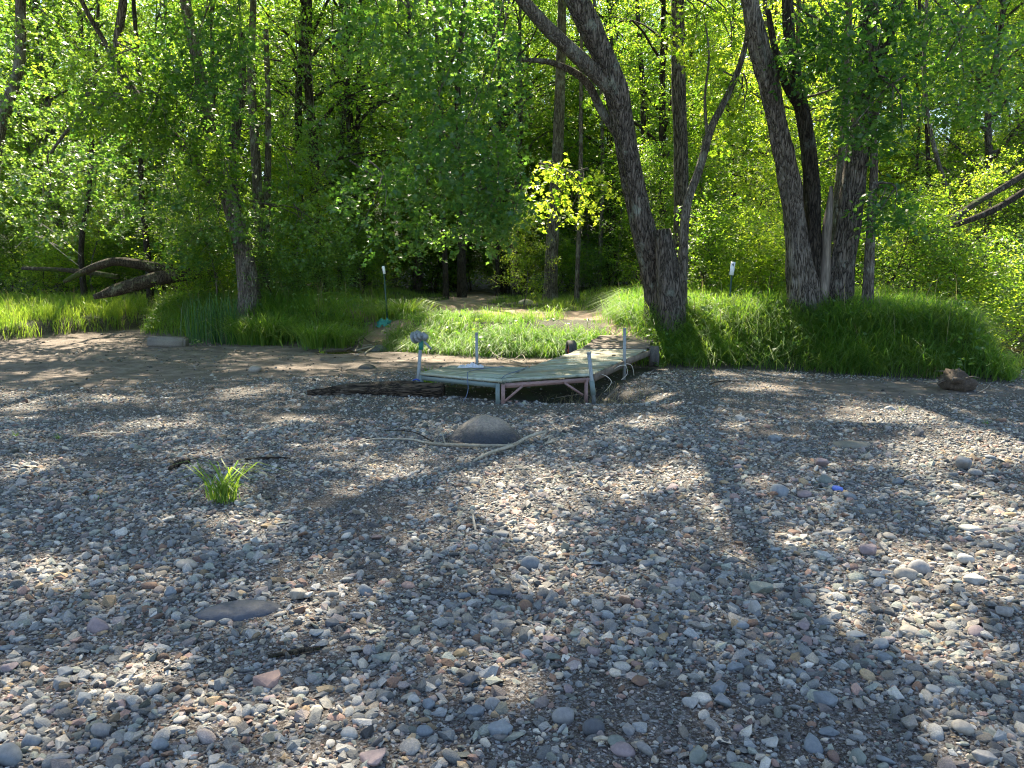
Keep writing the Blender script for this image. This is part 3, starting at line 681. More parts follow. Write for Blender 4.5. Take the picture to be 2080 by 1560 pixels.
def spray(C, k_, L, size, rng, droop=.35, tilt=.45, az=None):
    n = len(C); az = rng.uniform(0, 6.283, n) if az is None else az + rng.normal(0, .6, n)
    d = np.stack([np.cos(az), np.sin(az), -droop * rng.uniform(0, 1.6, n)], -1); d = unit(d)
    side = unit(np.cross(d, [0, 0, 1.0])); 
    t = rng.uniform(-.5, .5, (n, k_)); sg = rng.choice([-1., 1.], (n, k_))
    Ln = L * rng.uniform(.7, 1.3, (n, 1))
    Pn = C[:, None] + d[:, None] * (t * Ln)[..., None] + side[:, None] * (sg * rng.uniform(.02, .16, (n, k_)) * Ln * (.6 - t))[..., None]
    Pn = Pn + np.stack([np.zeros((n, k_)), np.zeros((n, k_)), rng.normal(0, .05, (n, k_)) * Ln - droop * .3 * (t + .5) ** 2 * Ln], -1)
    D = d[:, None] * .55 + side[:, None] * sg[..., None] * .8 + rng.normal(0, .3, (n, k_, 3)) + np.array([0, 0, -.25])
    Nn = np.array([0, 0, 1.0]) + rng.normal(0, tilt, (n, k_, 3))
    var = np.clip(rng.uniform(0, 1, (n, 1)) ** 1.3 * .75 + rng.uniform(-.1, .4, (n, k_)), 0, 1)
    sz = size * rng.uniform(.45, 1.2, (n, k_)) * rng.uniform(.75, 1.1, (n, 1))
    return Pn.reshape(-1, 3), D.reshape(-1, 3), Nn.reshape(-1, 3), sz.ravel(), var.ravel()
def crown_mesh(name, C, k_, L, size, rng, tmpl, droop=.35, tilt=.45, off=None):
    v, f, a = leaves_mesh(*spray(C, k_, L, size, rng, droop, tilt), tmpl)
    if off is not None: v = v - off
    return npmesh(name, v, f, False, {'var': a})
def make_limbs(buf, rng, pts, rads, z0, nl, ln, r0, up=.45, az0=0, sides=5, tips_per=9, spread=.55):
    """limbs off a trunk polyline; returns the spray centres along them"""
    pts = np.asarray(pts, float); C = []
    zs = pts[:, 2]
    for i in range(nl):
        t = (i + rng.uniform(0, 1)) / nl; z = z0 + (zs[-1] - z0) * t
        b = np.array([np.interp(z, zs, pts[:, j]) for j in range(3)])
        az = az0 + i * 2.4 + rng.normal(0, .3); l = ln * (1 - .55 * t ** 2) * rng.uniform(.7, 1.2) * (.55 + .45 * min(1, t * 4 + .3))
        e = up * rng.uniform(.5, 1.4) + .5 * t
        d = np.array([math.cos(az) * math.cos(e), math.sin(az) * math.cos(e), math.sin(e)])
        m = b + d * l * .5 + rng.normal(0, .08 * l, 3); q = b + d * l + np.array([0, 0, -.12 * l]) + rng.normal(0, .08 * l, 3)
        r = r0 * (1 - .6 * t)
        tube(buf, [b, m, q], [r, r * .6, r * .15], sides, 6, cap=False)
        for j in range(3):
            tt = rng.uniform(.3, .9); a_ = b + (q - b) * tt; az2 = az + rng.choice([-1, 1]) * rng.uniform(.4, 1.1)
            e2 = a_ + np.array([math.cos(az2), math.sin(az2), rng.uniform(-.1, .5)]) * l * rng.uniform(.25, .5)
            tube(buf, [a_, (a_ + e2) / 2 + rng.normal(0, .05 * l, 3), e2], [r * .35, r * .22, r * .08], 4, 4, cap=False)
            k_ = max(2, int(tips_per * .35)); tk = rng.uniform(.3, 1.1, k_)[:, None]
            C.append(a_ + (e2 - a_) * tk + rng.normal(0, spread * .5, (k_, 3)) * [1, 1, .6])
        k_ = tips_per; tk = rng.uniform(.3, 1.08, k_)[:, None]
        C.append(b + (q - b) * tk + rng.normal(0, spread * .6, (k_, 3)) * [1, 1, .6])
    return np.concatenate(C)

def blades(buf_list, base, Hh, W, az, bend, var, rng):
    """curved tapering blades"""
    n = len(base); d = np.stack([np.cos(az), np.sin(az), np.zeros(n)], -1); sd_ = np.stack([-np.sin(az + rng.normal(0, .8, n)), np.cos(az + rng.normal(0, .8, n)), np.zeros(n)], -1)
    up = np.array([0, 0, 1.0]); V = []
    for t, w in ((0, 1), (.35, .95), (.7, .7)):
        c = base + up * (Hh * (t - .35 * bend * t ** 3))[:, None] + d * (Hh * bend * t ** 2 * .8)[:, None]
        V += [c - sd_ * (W * w / 2)[:, None], c + sd_ * (W * w / 2)[:, None]]
    V.append(base + up * (Hh * (1 - .55 * bend))[:, None] + d * (Hh * bend * .95)[:, None])
    v = np.stack(V, 1); f = np.array([(0, 1, 3), (0, 3, 2), (2, 3, 5), (2, 5, 4), (4, 5, 6)])
    f = f[None] + (np.arange(n) * 7)[:, None, None]
    buf_list.append((v.reshape(-1, 3), f.reshape(-1, 3), np.repeat(var, 7)))
def merge(name, lst, off=None):
    n = 0; V = []; F = []; A = []
    for v, f, a in lst: V.append(v); F.append(f + n); A.append(a); n += len(v)
    v = np.concatenate(V); v = v if off is None else v - off
    return npmesh(name, v, np.concatenate(F), False, {'var': np.concatenate(A)})
def tufts(n, xr, yr, test, rng, per=14, hr=(.4, .7), w=.009, rad=.09, bend=(.2, .9), varb=(0, .6), lean=None):
    x = rng.uniform(*xr, n); y = rng.uniform(*yr, n); pr = test(x, y); k_ = rng.random(n) < pr
    x, y, pr = x[k_], y[k_], pr[k_]; m = len(x)
    hm = 1 + .45 * fbm(x * .8, y * .8, 91, 3); vb = np.clip(rng.uniform(*varb, m) + .35 * fbm(x * .5, y * .5, 95, 2), 0, 1)
    x = np.repeat(x, per) + rng.normal(0, rad, m * per); y = np.repeat(y, per) + rng.normal(0, rad, m * per)
    hh = rng.uniform(*hr, m * per) * np.repeat(hm, per) * rng.uniform(.6, 1.1, m * per)
    az = rng.uniform(0, 6.283, m * per) if lean is None else lean + rng.normal(0, 1.1, m * per)
    out = []
    blades(out, np.stack([x, y, hgt(x, y) - .02], -1), hh, w * rng.uniform(.6, 1.3, m * per), az, rng.uniform(*bend, m * per), np.clip(np.repeat(vb, per) + rng.uniform(-.3, .3, m * per) + (rng.random(m * per) < .08) * .6, 0, 1), rng)
    return out

# ------------------------------------------------------------------ grass on the bank
rg = np.random.default_rng(11)
def zone_right(x, y):
    d = dist_edge(x, y); return smooth(-.05, .15, d) * smooth(6.0, 4.2, d) * smooth(2.3, 2.7, x) * smooth(8.7, 8.3, x)
o = link('bank_grass', merge('bank_grass', tufts(6200, (2.2, 9), (11.5, 20), zone_right, rg, 16, (.36, .80), .013, .13, (.3, 1.6), (0, .55), -1.6)), M['grass'])
tag(o, 'tall lush green grass covering the bank right of the dock', 'grass', kind='stuff')
def zone_mid(x, y):
    d = dist_edge(x, y); return smooth(-.05, .15, d) * (smooth(1.35, .8, d) + .35 * smooth(6, 3, d) * smooth(-.15, .25, fbm(x * .8, y * .8, 44, 3))) * (1 - .97 * path_mask(x, y)) * smooth(-3.3, -2.6, x) * smooth(2.8, 2.4, x)
o = link('bank_grass', merge('bank_grass', tufts(5200, (-3.6, 3), (14.5, 21.5), zone_mid, rg, 16, (.16, .62), .011, .11, (.4, 1.7), (0, .5), -1.6)), M['grass'])
tag(o, 'green grass on the cut bank directly behind the dock', 'grass', kind='stuff')
def zone_left(x, y):
    d = dist_edge(x, y); return smooth(-.05, .2, d) * smooth(4.5, 3.2, d) * smooth(-11.3, -10.6, x) * smooth(-3.5, -3.9, x) * (1 - .9 * path_mask(x, y))
o = link('bank_grass', merge('bank_grass', tufts(4600, (-12, -3), (17.5, 27), zone_left, rg, 13, (.45, .85), .014, .11, (.3, 1.2), (.15, .8), -1.6)), M['grass'])
tag(o, 'mixed grass and weeds along the bank under the leaning left tree', 'grass', kind='stuff')
def zone_meadow(x, y):
    d = dist_edge(x, y); return smooth(-.05, .2, d) * smooth(9, 7, d) * smooth(-10.8, -11.4, x)
o = link('meadow_grass', merge('meadow_grass', tufts(5600, (-24, -10.5), (18, 33), zone_meadow, rg, 13, (.4, .7), .013, .12, (.3, .9), (.4, 1.0), -1.2)), M['grass'])
tag(o, 'bright sunlit meadow grass at the far left', 'grass', kind='stuff')
def zone_back(x, y):
    d = dist_edge(x, y); return (1 - path_mask(x, y)) * smooth(2.2, 3.2, d) * smooth(16, 10, d) * smooth(-.25, .2, fbm(x * .7, y * .7, 46, 3) + .25 * smooth(20.5, 21.5, y))
o = link('clearing_grass', merge('clearing_grass', tufts(5200, (-10, 9), (17, 31), zone_back, rg, 12, (.12, .32), .010, .12, (.2, .8), (.3, 1.0))), M['grass'])
tag(o, 'short grass around the dirt path in the clearing', 'grass', kind='stuff')
o = link('dry_grass', merge('dry_grass', tufts(900, (-10, 8.6), (11.8, 22), lambda x, y: smooth(0, .1, dist_edge(x, y)) * smooth(.9, .4, dist_edge(x, y)), rg, 8, (.2, .5), .006, .12, (.6, 1.4), (0, 1))), M['grass_dry'])
tag(o, 'dry straw-coloured blades hanging along the foot of the bank', 'grass', kind='stuff')

def tussock_mesh(seed, n, h, w, bend, spread=.16):
    r = np.random.default_rng(seed); lst = []
    a = r.uniform(0, 6.283, n); rr = np.abs(r.normal(0, spread, n)); base = np.stack([np.cos(a) * rr, np.sin(a) * rr, np.full(n, -.03)], -1)
    blades(lst, base, h * r.uniform(.6, 1.1, n), w * r.uniform(.7, 1.3, n), a + r.normal(0, .5, n), r.uniform(*bend, n), r.uniform(0, 1, n), r)
    return merge('tussock', lst)
def tussock(px, py, me, label, name='grass_tussock', sc=1.0, mat='grass', cat='grass tussock', group=None, xy=None):
    g = GH(px, py) if xy is None else Vector((xy[0], xy[1], H(*xy)))
    o = link(name, me, M[mat]); o.location = g; o.scale = (sc,) * 3; o.rotation_euler.z = rnd.uniform(0, 6); return tag(o, label, cat, group)
TU = tussock_mesh(1, 520, .85, .012, (.5, 1.3), .2); TU2 = tussock_mesh(2, 420, .72, .011, (.6, 1.4), .18)
tussock(555, 699, TU, 'tall arching sedge tussock under the leaning left tree', sc=1.45)
tussock(515, 700, TU, 'sedge tussock next to the cattails', sc=1.4)
tussock(640, 704, TU2, 'low drooping sedge tussock left of the puddle, its blades pale', sc=1.35)
tussock(692, 704, TU2, 'small sedge tussock just left of the exposed roots', sc=1.1)
tussock(820, 650, TU2, 'bright sunlit grass clump around the netting-wrapped post', sc=1.2, xy=(-2.7, 19.6))
tussock(790, 650, TU2, 'grass clump left of the netting-wrapped post', sc=1.0, xy=(-3.25, 19.8))
tussock(1285, 640, TU, 'sunlit arching grass clump at the left foot of the big leaning tree', sc=.7, xy=(2.35, 16.4))
tussock(870, 785, tussock_mesh(5, 60, .42, .012, (.2, .7), .06), 'small grass clump behind the winch post under the dock edge', sc=1.0)
rw = np.random.default_rng(21); n = 900; x = rw.uniform(-10.5, 8.4, n); d_ = rw.uniform(.0, 1.6, n) ** 1.2; y = np.interp(x, EX, EY) + d_
C = np.stack([x, y, hgt(x, y) + rw.uniform(.05, .5, n)], -1); C = C[((x < -3.6) | (x > 2.6)) | (rw.random(n) < .25)]
o = link('bank_weeds', crown_mesh('bank_weeds', C, 8, .28, .085, rw, T_OVL, .1, .5), M['leaf_pale']); tag(o, 'broad-leaved weeds mixed into the grass along the bank', 'weeds', kind='stuff')
lst = []; n = 420; x = rw.uniform(-15, 8.4, n); y = np.interp(x, EX, EY) + rw.uniform(.3, 4, n); k_ = ~((x > -3.6) & (x < 2.4)); x, y = x[k_], y[k_]; n = len(x)
blades(lst, np.stack([x, y, hgt(x, y)], -1), rw.uniform(.7, 1.25, n), rw.uniform(.006, .011, n), rw.uniform(0, 6.28, n), rw.uniform(.15, .7, n), rw.uniform(0, 1, n), rw)
tag(link('seed_stalks', merge('seed_stalks', lst), M['grass_dry']), 'thin pale seed stalks standing above the bank grass', 'grass', kind='stuff')
# cattails
def cattail(px, py, label, seed):
    r = np.random.default_rng(seed); n = 34; lst = []
    a = r.uniform(0, 6.283, n); base = np.stack([r.normal(0, .16, n), r.normal(0, .1, n), np.full(n, -.02)], -1)
    blades(lst, base, r.uniform(.95, 1.5, n), np.full(n, .022), a, r.uniform(.02, .25, n), r.uniform(0, 1, n), r)
    o = link('cattail_clump', merge('cattail_clump', lst), M['reed']); o.location = GH(px, py); tag(o, label, 'cattails')
cattail(425, 697, 'dense upright cattail clump with its tallest blades beside the left bank', 3)
cattail(447, 697, 'cattail clump just left of the arching sedge', 4)
cattail(398, 696, 'leftmost cattail clump, thin and upright', 5)
cattail(472, 698, 'low cattail clump touching the sedge tussock', 6)
# the lone grass tuft in the gravel
r_ = np.random.default_rng(77); lst = []; n = 84
az = np.r_[r_.uniform(2.4, 3.9, 30), r_.uniform(-.9, .6, 32), r_.uniform(0, 6.28, 22)]
blades(lst, np.stack([r_.normal(0, .05, n), r_.normal(0, .04, n), np.full(n, -.01)], -1), r_.uniform(.18, .52, n), r_.uniform(.008, .016, n), az, r_.uniform(.5, 1.15, n), r_.uniform(.3, 1, n), r_)
o = link('grass_tuft', merge('grass_tuft', lst), M['grass']); o.location = GH(455, 1020); tag(o, 'lone green grass tuft with long bent blades growing in the left gravel', 'grass tuft')
for px, py, lb in ((1640, 745, 'weed'),): pass

# ------------------------------------------------------------------ trees
def tree_object(name, base, label, cat='tree', group=None):
    return empty(name, base, label, cat, group)
def local(path, base): return [np.asarray(p, float) - np.asarray(base) for p in path]
def hero(name, label, trunks, mat, dead=None):
    """trunks: list of (list of (px,py,Y,width_px), sides, bump)"""
    base = None; parts = []
    for tr in trunks:
        pts = [P(a, b, c) for a, b, c, w in tr['p']]; rad = [w / 2 / FPX * c for a, b, c, w in tr['p']]
        if tr.get('up'):                               # goes on above the frame
            for dx, dy, dz, r_ in tr['up']: pts.append(pts[-1] + np.array([dx, dy, dz])); rad.append(r_)
        if base is None: base = pts[0].copy(); base[2] = H(base[0], base[1])
        parts.append((pts, rad, tr))
    root = tree_object(name, Vector(base), label)
    for pts, rad, tr in parts:
        b = Buf(); L = sum(np.linalg.norm(np.diff(np.array(pts), axis=0), axis=1))
        if tr.get('root', False):
            p0 = pts[0].copy(); p0[2] = min(p0[2], H(p0[0], p0[1])) - .25; pts = [p0] + pts; rad = [rad[0] * 1.35] + rad
        tube(b, local(pts, base), rad, tr.get('s', 20), max(8, int(L * tr.get('d', 9))), bump=tr.get('bump', .16), bumpf=tr.get('bf', 3.2), seed=tr.get('seed', 1))
        o = link(tr.get('name', 'trunk'), b.mesh('trunk'), M[tr.get('mat', mat)], root, (0, 0, 0))
        if tr.get('label'): o['label'] = tr['label']
    return root, base, parts

# big leaning maple
T1, B1, parts1 = hero('leaning_maple_tree', 'big leaning forked tree with a broken stub at its foot, behind the dock', [
    dict(p=[(1342, 615, 15.3, 62), (1326, 540, 15.3, 50), (1310, 480, 15.2, 44), (1292, 400, 15.2, 41), (1276, 320, 15.1, 41), (1262, 240, 15.0, 42), (1250, 180, 14.9, 46), (1227, 120, 14.8, 42), (1200, 60, 14.7, 42), (1172, 0, 14.6, 40)], up=[(-.5, -.3, 1.6, .17), (-.8, -1, 2.2, .13), (-.6, -1.2, 2.5, .07)], root=True, s=36, d=16, bump=.20, bf=4.5, seed=2),
    dict(p=[(1252, 185, 14.9, 38), (1212, 150, 14.8, 30), (1165, 105, 14.6, 27), (1115, 58, 14.4, 27), (1062, 0, 14.2, 24)], up=[(-1.0, -.6, 1.0, .09), (-1.8, -1.2, 1.2, .05)], name='limb', s=16, seed=3, mat='bark_pale'),
    dict(p=[(1312, 400, 15.3, 10), (1262, 290, 15.4, 15), (1222, 225, 15.3, 16), (1190, 165, 15.1, 15), (1130, 130, 14.9, 12), (1050, 120, 14.6, 8)], name='limb', s=12, seed=4, mat='bark_pale'),
    dict(p=[(1360, 605, 15.0, 54), (1354, 540, 15.0, 46), (1350, 500, 15.0, 38), (1346, 466, 15.0, 32)], name='stub', s=24, bump=.28, seed=5, root=True, label='broken off stub of trunk'),
    dict(p=[(1384, 600, 15.5, 24), (1388, 510, 15.6, 18), (1395, 420, 15.7, 17), (1425, 330, 15.8, 16), (1445, 260, 15.9, 14), (1480, 190, 16, 12), (1510, 110, 16, 10), (1525, 0, 16, 7)], name='stem', s=14, seed=6, mat='bark_pale', root=True),
    dict(p=[(1437, 280, 15.9, 7), (1432, 200, 16, 5), (1440, 110, 16.1, 4), (1430, 30, 16.2, 3)], name='limb', s=8, seed=7, mat='bark_pale'),
], 'bark')
# right hand cluster
T2, B2, parts2 = hero('multi_trunk_tree', 'old multi-trunk tree standing in the tall grass at the right, one trunk bare dead wood', [
    dict(p=[(1630, 600, 14.9, 58), (1624, 540, 14.9, 50), (1616, 450, 14.9, 42), (1602, 360, 14.8, 42), (1584, 280, 14.7, 36), (1568, 200, 14.6, 32), (1547, 110, 14.5, 36), (1522, 0, 14.4, 30)], up=[(-.3, 0, 1.5, .12), (-.5, 0, 1.5, .05)], mat='bark_bare', s=32, d=16, bump=.36, bf=5, seed=12, root=True, label='grey trunk with bare dead wood'),
    dict(p=[(1654, 600, 15.1, 50), (1652, 480, 15.1, 36), (1648, 370, 15.1, 34), (1636, 260, 15.1, 30), (1614, 150, 15.1, 23), (1602, 60, 15.1, 21), (1600, 0, 15.1, 20)], up=[(.1, -.3, 2, .11), (-.3, -.8, 2.5, .07)], mat='bark_dark', s=24, d=13, bump=.30, bf=4, seed=13, root=True),
    dict(p=[(1632, 235, 15.1, 16), (1600, 180, 15, 14), (1575, 100, 15, 12), (1560, 20, 15, 10)], name='limb', mat='bark_dark', s=10, seed=14),
    dict(p=[(1674, 595, 15.0, 34), (1676, 520, 15.0, 22), (1681, 450, 15, 18), (1686, 405, 15, 12), (1688, 378, 15, 6)], name='snag', mat='dead', s=14, bump=.40, seed=15, root=True, label='short splintered dead snag'),
    dict(p=[(1702, 600, 15.0, 56), (1710, 540, 15.0, 46), (1722, 460, 15.0, 46), (1735, 360, 14.9, 46), (1750, 250, 14.9, 40), (1760, 130, 14.8, 34), (1766, 0, 14.7, 30)], up=[(.2, -.5, 1.8, .15), (.3, -1.2, 2.2, .10), (.2, -1.2, 2.2, .06)], mat='bark', s=30, d=16, bump=.18, bf=5, seed=16, root=True),
    dict(p=[(1762, 170, 14.9, 20), (1790, 110, 14.8, 24), (1815, 40, 14.7, 24), (1830, -10, 14.6, 22)], up=[(.6, -.8, 1.6, .09), (.8, -1, 2, .05)], name='limb', mat='bark_dark', s=14, seed=17),
], 'bark')
T3, B3, parts3 = hero('slender_tree', 'thin smooth grey stem right of the old multi-trunk tree', [
    dict(p=[(1762, 610, 14.7, 24), (1768, 480, 14.7, 17), (1775, 350, 14.7, 16), (1778, 240, 14.7, 12), (1795, 180, 14.7, 9), (1810, 110, 14.6, 7)], s=12, bump=.08, seed=21, root=True)], 'bark_pale')
T4, B4, parts4 = hero('leaning_left_tree', 'pale-barked tree leaning left above the sedge on the left bank', [
    dict(p=[(505, 590, 20.5, 44), (492, 500, 20.5, 36), (465, 410, 20.4, 30), (440, 330, 20.3, 27), (420, 240, 20.2, 25), (405, 150, 20.1, 22), (385, 50, 20, 20), (375, 0, 20, 19)], up=[(-.2, -.5, 2.5, .11), (-.3, -1, 2.5, .06)], s=20, d=9, seed=31, root=True),
    dict(p=[(478, 430, 20.6, 26), (468, 360, 20.7, 22), (478, 270, 20.8, 20), (490, 190, 20.9, 16), (492, 60, 21, 12)], name='limb', s=12, seed=32, mat='bark'),
    dict(p=[(436, 390, 20.4, 24), (400, 330, 20.3, 20), (350, 275, 20.2, 18), (305, 235, 20.1, 17), (265, 175, 20, 16), (242, 140, 20, 17), (240, 80, 19.9, 16), (250, 0, 19.8, 15)], up=[(0, -.8, 2.5, .08), (-.3, -1, 2, .05)], name='limb', s=14, seed=33, mat='bark'),
    dict(p=[(238, 145, 20, 14), (215, 90, 20, 10), (180, 30, 19.9, 9), (165, 0, 19.9, 8)], name='limb', s=8, seed=34, mat='bark'),
    dict(p=[(305, 240, 20.1, 10), (220, 195, 19.8, 8), (150, 250, 19.6, 7), (95, 320, 19.5, 5)], name='limb', s=8, seed=35, mat='bark_pale'),
], 'bark_pale')
T5, B5, parts5 = hero('straight_pale_tree', 'straight pale brown trunk at the back of the clearing, left of the leaning tree', [
    dict(p=[(1118, 575, 25, 27), (1122, 480, 25, 25), (1132, 330, 25, 22), (1138, 180, 25, 20), (1142, 0, 25, 17)], up=[(0, 0, 4, .1), (0, 0, 3, .04)], s=16, d=4, bump=.08, seed=41, root=True)], 'bark_pale')
T6, B6, parts6 = hero('far_pale_tree', 'pale trunk seen between the two main stems of the multi-trunk tree', [
    dict(p=[(1694, 590, 19, 22), (1702, 420, 19, 20), (1716, 250, 19, 17), (1722, 100, 19, 15), (1724, 0, 19, 14)], up=[(0, 0, 4, .06)], s=12, d=4, bump=.08, seed=42, root=True)], 'bark_pale')
T7, B7, parts7 = hero('far_brown_tree', 'broad brown trunk in shade just right of the big leaning tree', [
    dict(p=[(1382, 590, 20, 34), (1384, 450, 20, 31), (1382, 300, 20, 28), (1378, 150, 20, 26), (1376, 0, 20, 24)], up=[(0, 0, 4, .1)], s=12, d=4, bump=.1, seed=43, root=True)], 'bark')
T8, B8, parts8 = hero('left_edge_tree', 'pale curving trunk at the left edge of the picture', [
    dict(p=[(-45, 560, 22, 26), (-20, 400, 22, 24), (5, 240, 22, 22), (35, 150, 22, 20), (42, 0, 22, 18)], up=[(0, 0, 4, .1)], s=14, d=5, bump=.1, seed=44, root=True)], 'bark_pale')
T9, B9, parts9 = hero('twin_stem_tree', 'pair of grey stems right behind the leaning left tree', [
    dict(p=[(528, 560, 23.5, 22), (525, 440, 23.5, 20), (518, 300, 23.5, 18), (510, 150, 23.5, 15), (515, 0, 23.5, 12)], s=12, d=4, bump=.1, seed=45, root=True),
    dict(p=[(540, 560, 23.6, 16), (542, 420, 23.6, 14), (545, 250, 23.6, 12), (540, 60, 23.6, 9)], name='stem', s=10, d=4, bump=.1, seed=46, root=True)], 'bark_pale')
thin = [(905, 560, 27, 12, 895, 'thin dark'), (938, 560, 28, 18, 930, 'stout dark'), (1172, 580, 23, 10, 1180, 'thin tan'), (602, 520, 27, 18, 606, 'dark'), (1010, 560, 30, 9, 1015, 'thin dark'), (1218, 560, 30, 9, 1222, 'thin grey'), (1985, 520, 24, 10, 1880, 'leaning pale'), (300, 520, 26, 12, 285, 'dark'), (690, 540, 29, 9, 700, 'slim dark'), (735, 540, 30, 12, 728, 'slim dark'), (165, 500, 26, 10, 190, 'thin dark'), (1560, 470, 26, 14, 1560, 'slim brown'), (1888, 500, 27, 10, 1880, 'slim dark'), (1490, 500, 29, 11, 1480, 'slim dark'), (1300, 540, 27, 14, 1306, 'dark')]
names = ['left of the dirt path mouth', 'behind the dirt path mouth', 'right of the straight pale tree', 'behind the left bank grass, darkest of its stretch', 'between the path mouth and the straight pale tree', 'in the dark gap right of the straight pale tree', 'rising over the leaning log at the right', 'behind the fallen mossy log', 'behind the netting-wrapped post, further left', 'behind the netting-wrapped post, stouter of two', 'above the brush at the far left', 'in the bright leaves left of the dead-wood trunk', 'in the shade right of the slender stem', 'behind the numbered marker', 'just left of the big leaning tree, in shade']
for i, ((px, py, Y, w, px2, ad), nm) in enumerate(zip(thin, names)):
    hero('young_tree', f'{ad} young trunk {nm}', [dict(p=[(px, py, Y, w), ((px + px2) / 2 + rnd.uniform(-6, 6), 400, Y, w * .9), (px2, 200, Y, w * .75), (px2 + rnd.uniform(-15, 15), 0, Y, w * .6)], up=[(0, 0, 3, .03)], s=8, d=2.5, bump=.08, seed=50 + i, root=True)], 'bark_dark' if 'dark' in ad else 'bark_pale')

# branches and foliage belonging to the front trees, built as volumes of leaf sprays
def region(rng, n, px, py, rx, ry, Y0, Y1):
    a = rng.uniform(0, 6.283, n); r = np.sqrt(rng.random(n))
    return np.array([P(px + rx * r_ * math.cos(a_), py + ry * r_ * math.sin(a_), y_) for a_, r_, y_ in zip(a, r, rng.uniform(Y0, Y1, n))])
# dapple plan: where the photograph's gravel is sunlit (ellipses in photo pixels), the unseen canopy, shaped to cast this dapple, has its gaps
LIT = [(464, 1066, 70, 30), (60, 1170, 130, 28), (286, 1382, 120, 30), (620, 1235, 80, 38), (20, 1500, 80, 55), (700, 1500, 90, 45), (800, 958, 80, 24), (1070, 1020, 160, 60), (1100, 1130, 80, 40),
       (1340, 980, 140, 28), (1140, 858, 100, 14), (985, 1335, 120, 42), (1150, 1195, 90, 28), (790, 1320, 60, 30), (1415, 985, 100, 26), (1447, 1050, 80, 20), (1580, 1105, 130, 28), (1985, 915, 150, 26), (1820, 845, 140, 16),
       (2020, 1060, 80, 50), (1885, 1150, 170, 34), (1715, 1245, 130, 44), (1860, 1265, 140, 50), (1960, 1345, 140, 28), (2050, 1190, 80, 40), (1985, 1500, 70, 36), (40, 820, 60, 20), (230, 808, 60, 8), (500, 800, 50, 8), (340, 860, 80, 7),
       (620, 850, 60, 6), (1370, 810, 60, 10), (1330, 850, 110, 8), (680, 905, 60, 8), (420, 925, 50, 10), (210, 880, 60, 7), (60, 950, 60, 14), (900, 830, 60, 5), (1550, 790, 80, 6), (1900, 960, 60, 20), (560, 740, 120, 14), (250, 705, 170, 14), (120, 760, 90, 6), (1200, 750, 90, 20), (950, 752, 60, 8), (1000, 865, 40, 12), (950, 720, 80, 8)]
def litval(px, py):
    v = np.zeros_like(px)
    for cx, cy, rx, ry in LIT: v = np.maximum(v, np.exp(-(((px - cx) / rx / 1.12) ** 2 + ((py - cy) / ry / 1.3) ** 2) ** 2 * .6))
    return v
rc = np.random.default_rng(99)
n = 25000
gx_ = rc.uniform(-12, 12, n); gy_ = rc.uniform(-1, 14.5, n)
pxs, pys = topx(gx_, np.maximum(gy_, .8), 0 * gx_)
kp = (rc.random(n) > 1.0 * litval(pxs, pys) * 1.1) & (rc.random(n) < .88 + .5 * fbm(gx_ * .8, gy_ * .8, 13, 3))
kp &= ~((gx_ > 2.6) & (gy_ > 12.6) & (rc.random(n) < .75)); gx_, gy_ = gx_[kp], gy_[kp]
s0 = np.maximum((9.2 + rc.uniform(0, 5.5, len(gx_))) / sd[2], (8.0 - gy_) / sd[1])
CC = np.stack([gx_, gy_, 0 * gx_], -1) + s0[:, None] * sd
# keep only what stays above the picture
dd = topx(CC[:, 0], CC[:, 1], CC[:, 2] - .5); okk = (dd[1] < -15)
CC = CC[okk]
tops = [(T1, B1, parts1[0][0][-1]), (T2, B2, parts2[4][0][-1]), (T2, B2, parts2[1][0][-1]), (T4, B4, parts4[0][0][-1]), (T8, B8, parts8[0][0][-1])]
own = np.array([min(range(len(tops)), key=lambda k_: abs(tops[k_][2][0] - c[0])) for c in CC])
low = {0: [], 1: [], 2: [], 3: [], 4: []}
for k_, (root, base, top) in enumerate(tops):
    C = CC[own == k_]
    if len(C) == 0: continue
    b = Buf()
    for j in range(14):
        q = C[rc.integers(len(C))]; a_ = top + rc.normal(0, .1, 3) - np.array([0, 0, rc.uniform(0, 2)])
        tube(b, local([a_, (a_ + q) / 2 + np.array([0, 0, .6]), q], base), [.07, .045, .012], 5, 8, cap=False)
    link('branches', b.mesh('branches'), M['bark_dark'], root, (0, 0, 0))['kind'] = 'stuff'
    o = link('crown', crown_mesh('crown', C, 12, .5, .16, rc, T_DIA, .3, .35, off=base), M['leaf'], root, (0, 0, 0)); o['kind'] = 'stuff'  # out-of-frame sprays, set sunward of the gravel they are meant to shade
def foliage(root, base, regs, mat, size, seed, k_=18, L=.68, tmpl=T_MAP, droop=.6, attach=None, tilt=.6):
    rng = np.random.default_rng(seed); C = np.concatenate([region(rng, *r) for r in regs])
    o = link('foliage', crown_mesh('foliage', C, k_, L, size, rng, tmpl, droop, tilt, off=base), M[mat], root, (0, 0, 0)); o['kind'] = 'stuff'
    b = Buf()
    for (n_, px, py, rx, ry, Y0, Y1) in regs:
        for j in range(5):
            a_ = P(px + rx * rnd.uniform(-.8, .8), py - ry * rnd.uniform(.7, 1.1), (Y0 + Y1) / 2 + rnd.uniform(-.5, .5)); q = P(px + rx * rnd.uniform(-.7, .7), py + ry * rnd.uniform(0, .8), (Y0 + Y1) / 2 + rnd.uniform(-.8, .8))
            tube(b, local([a_, (a_ + q) / 2 + np.array([.15, 0, .25]), q], base), [.022, .014, .005], 4, 7, cap=False)
    link('twigs', b.mesh('twigs'), M['bark_pale'], root, (0, 0, 0))['kind'] = 'stuff'
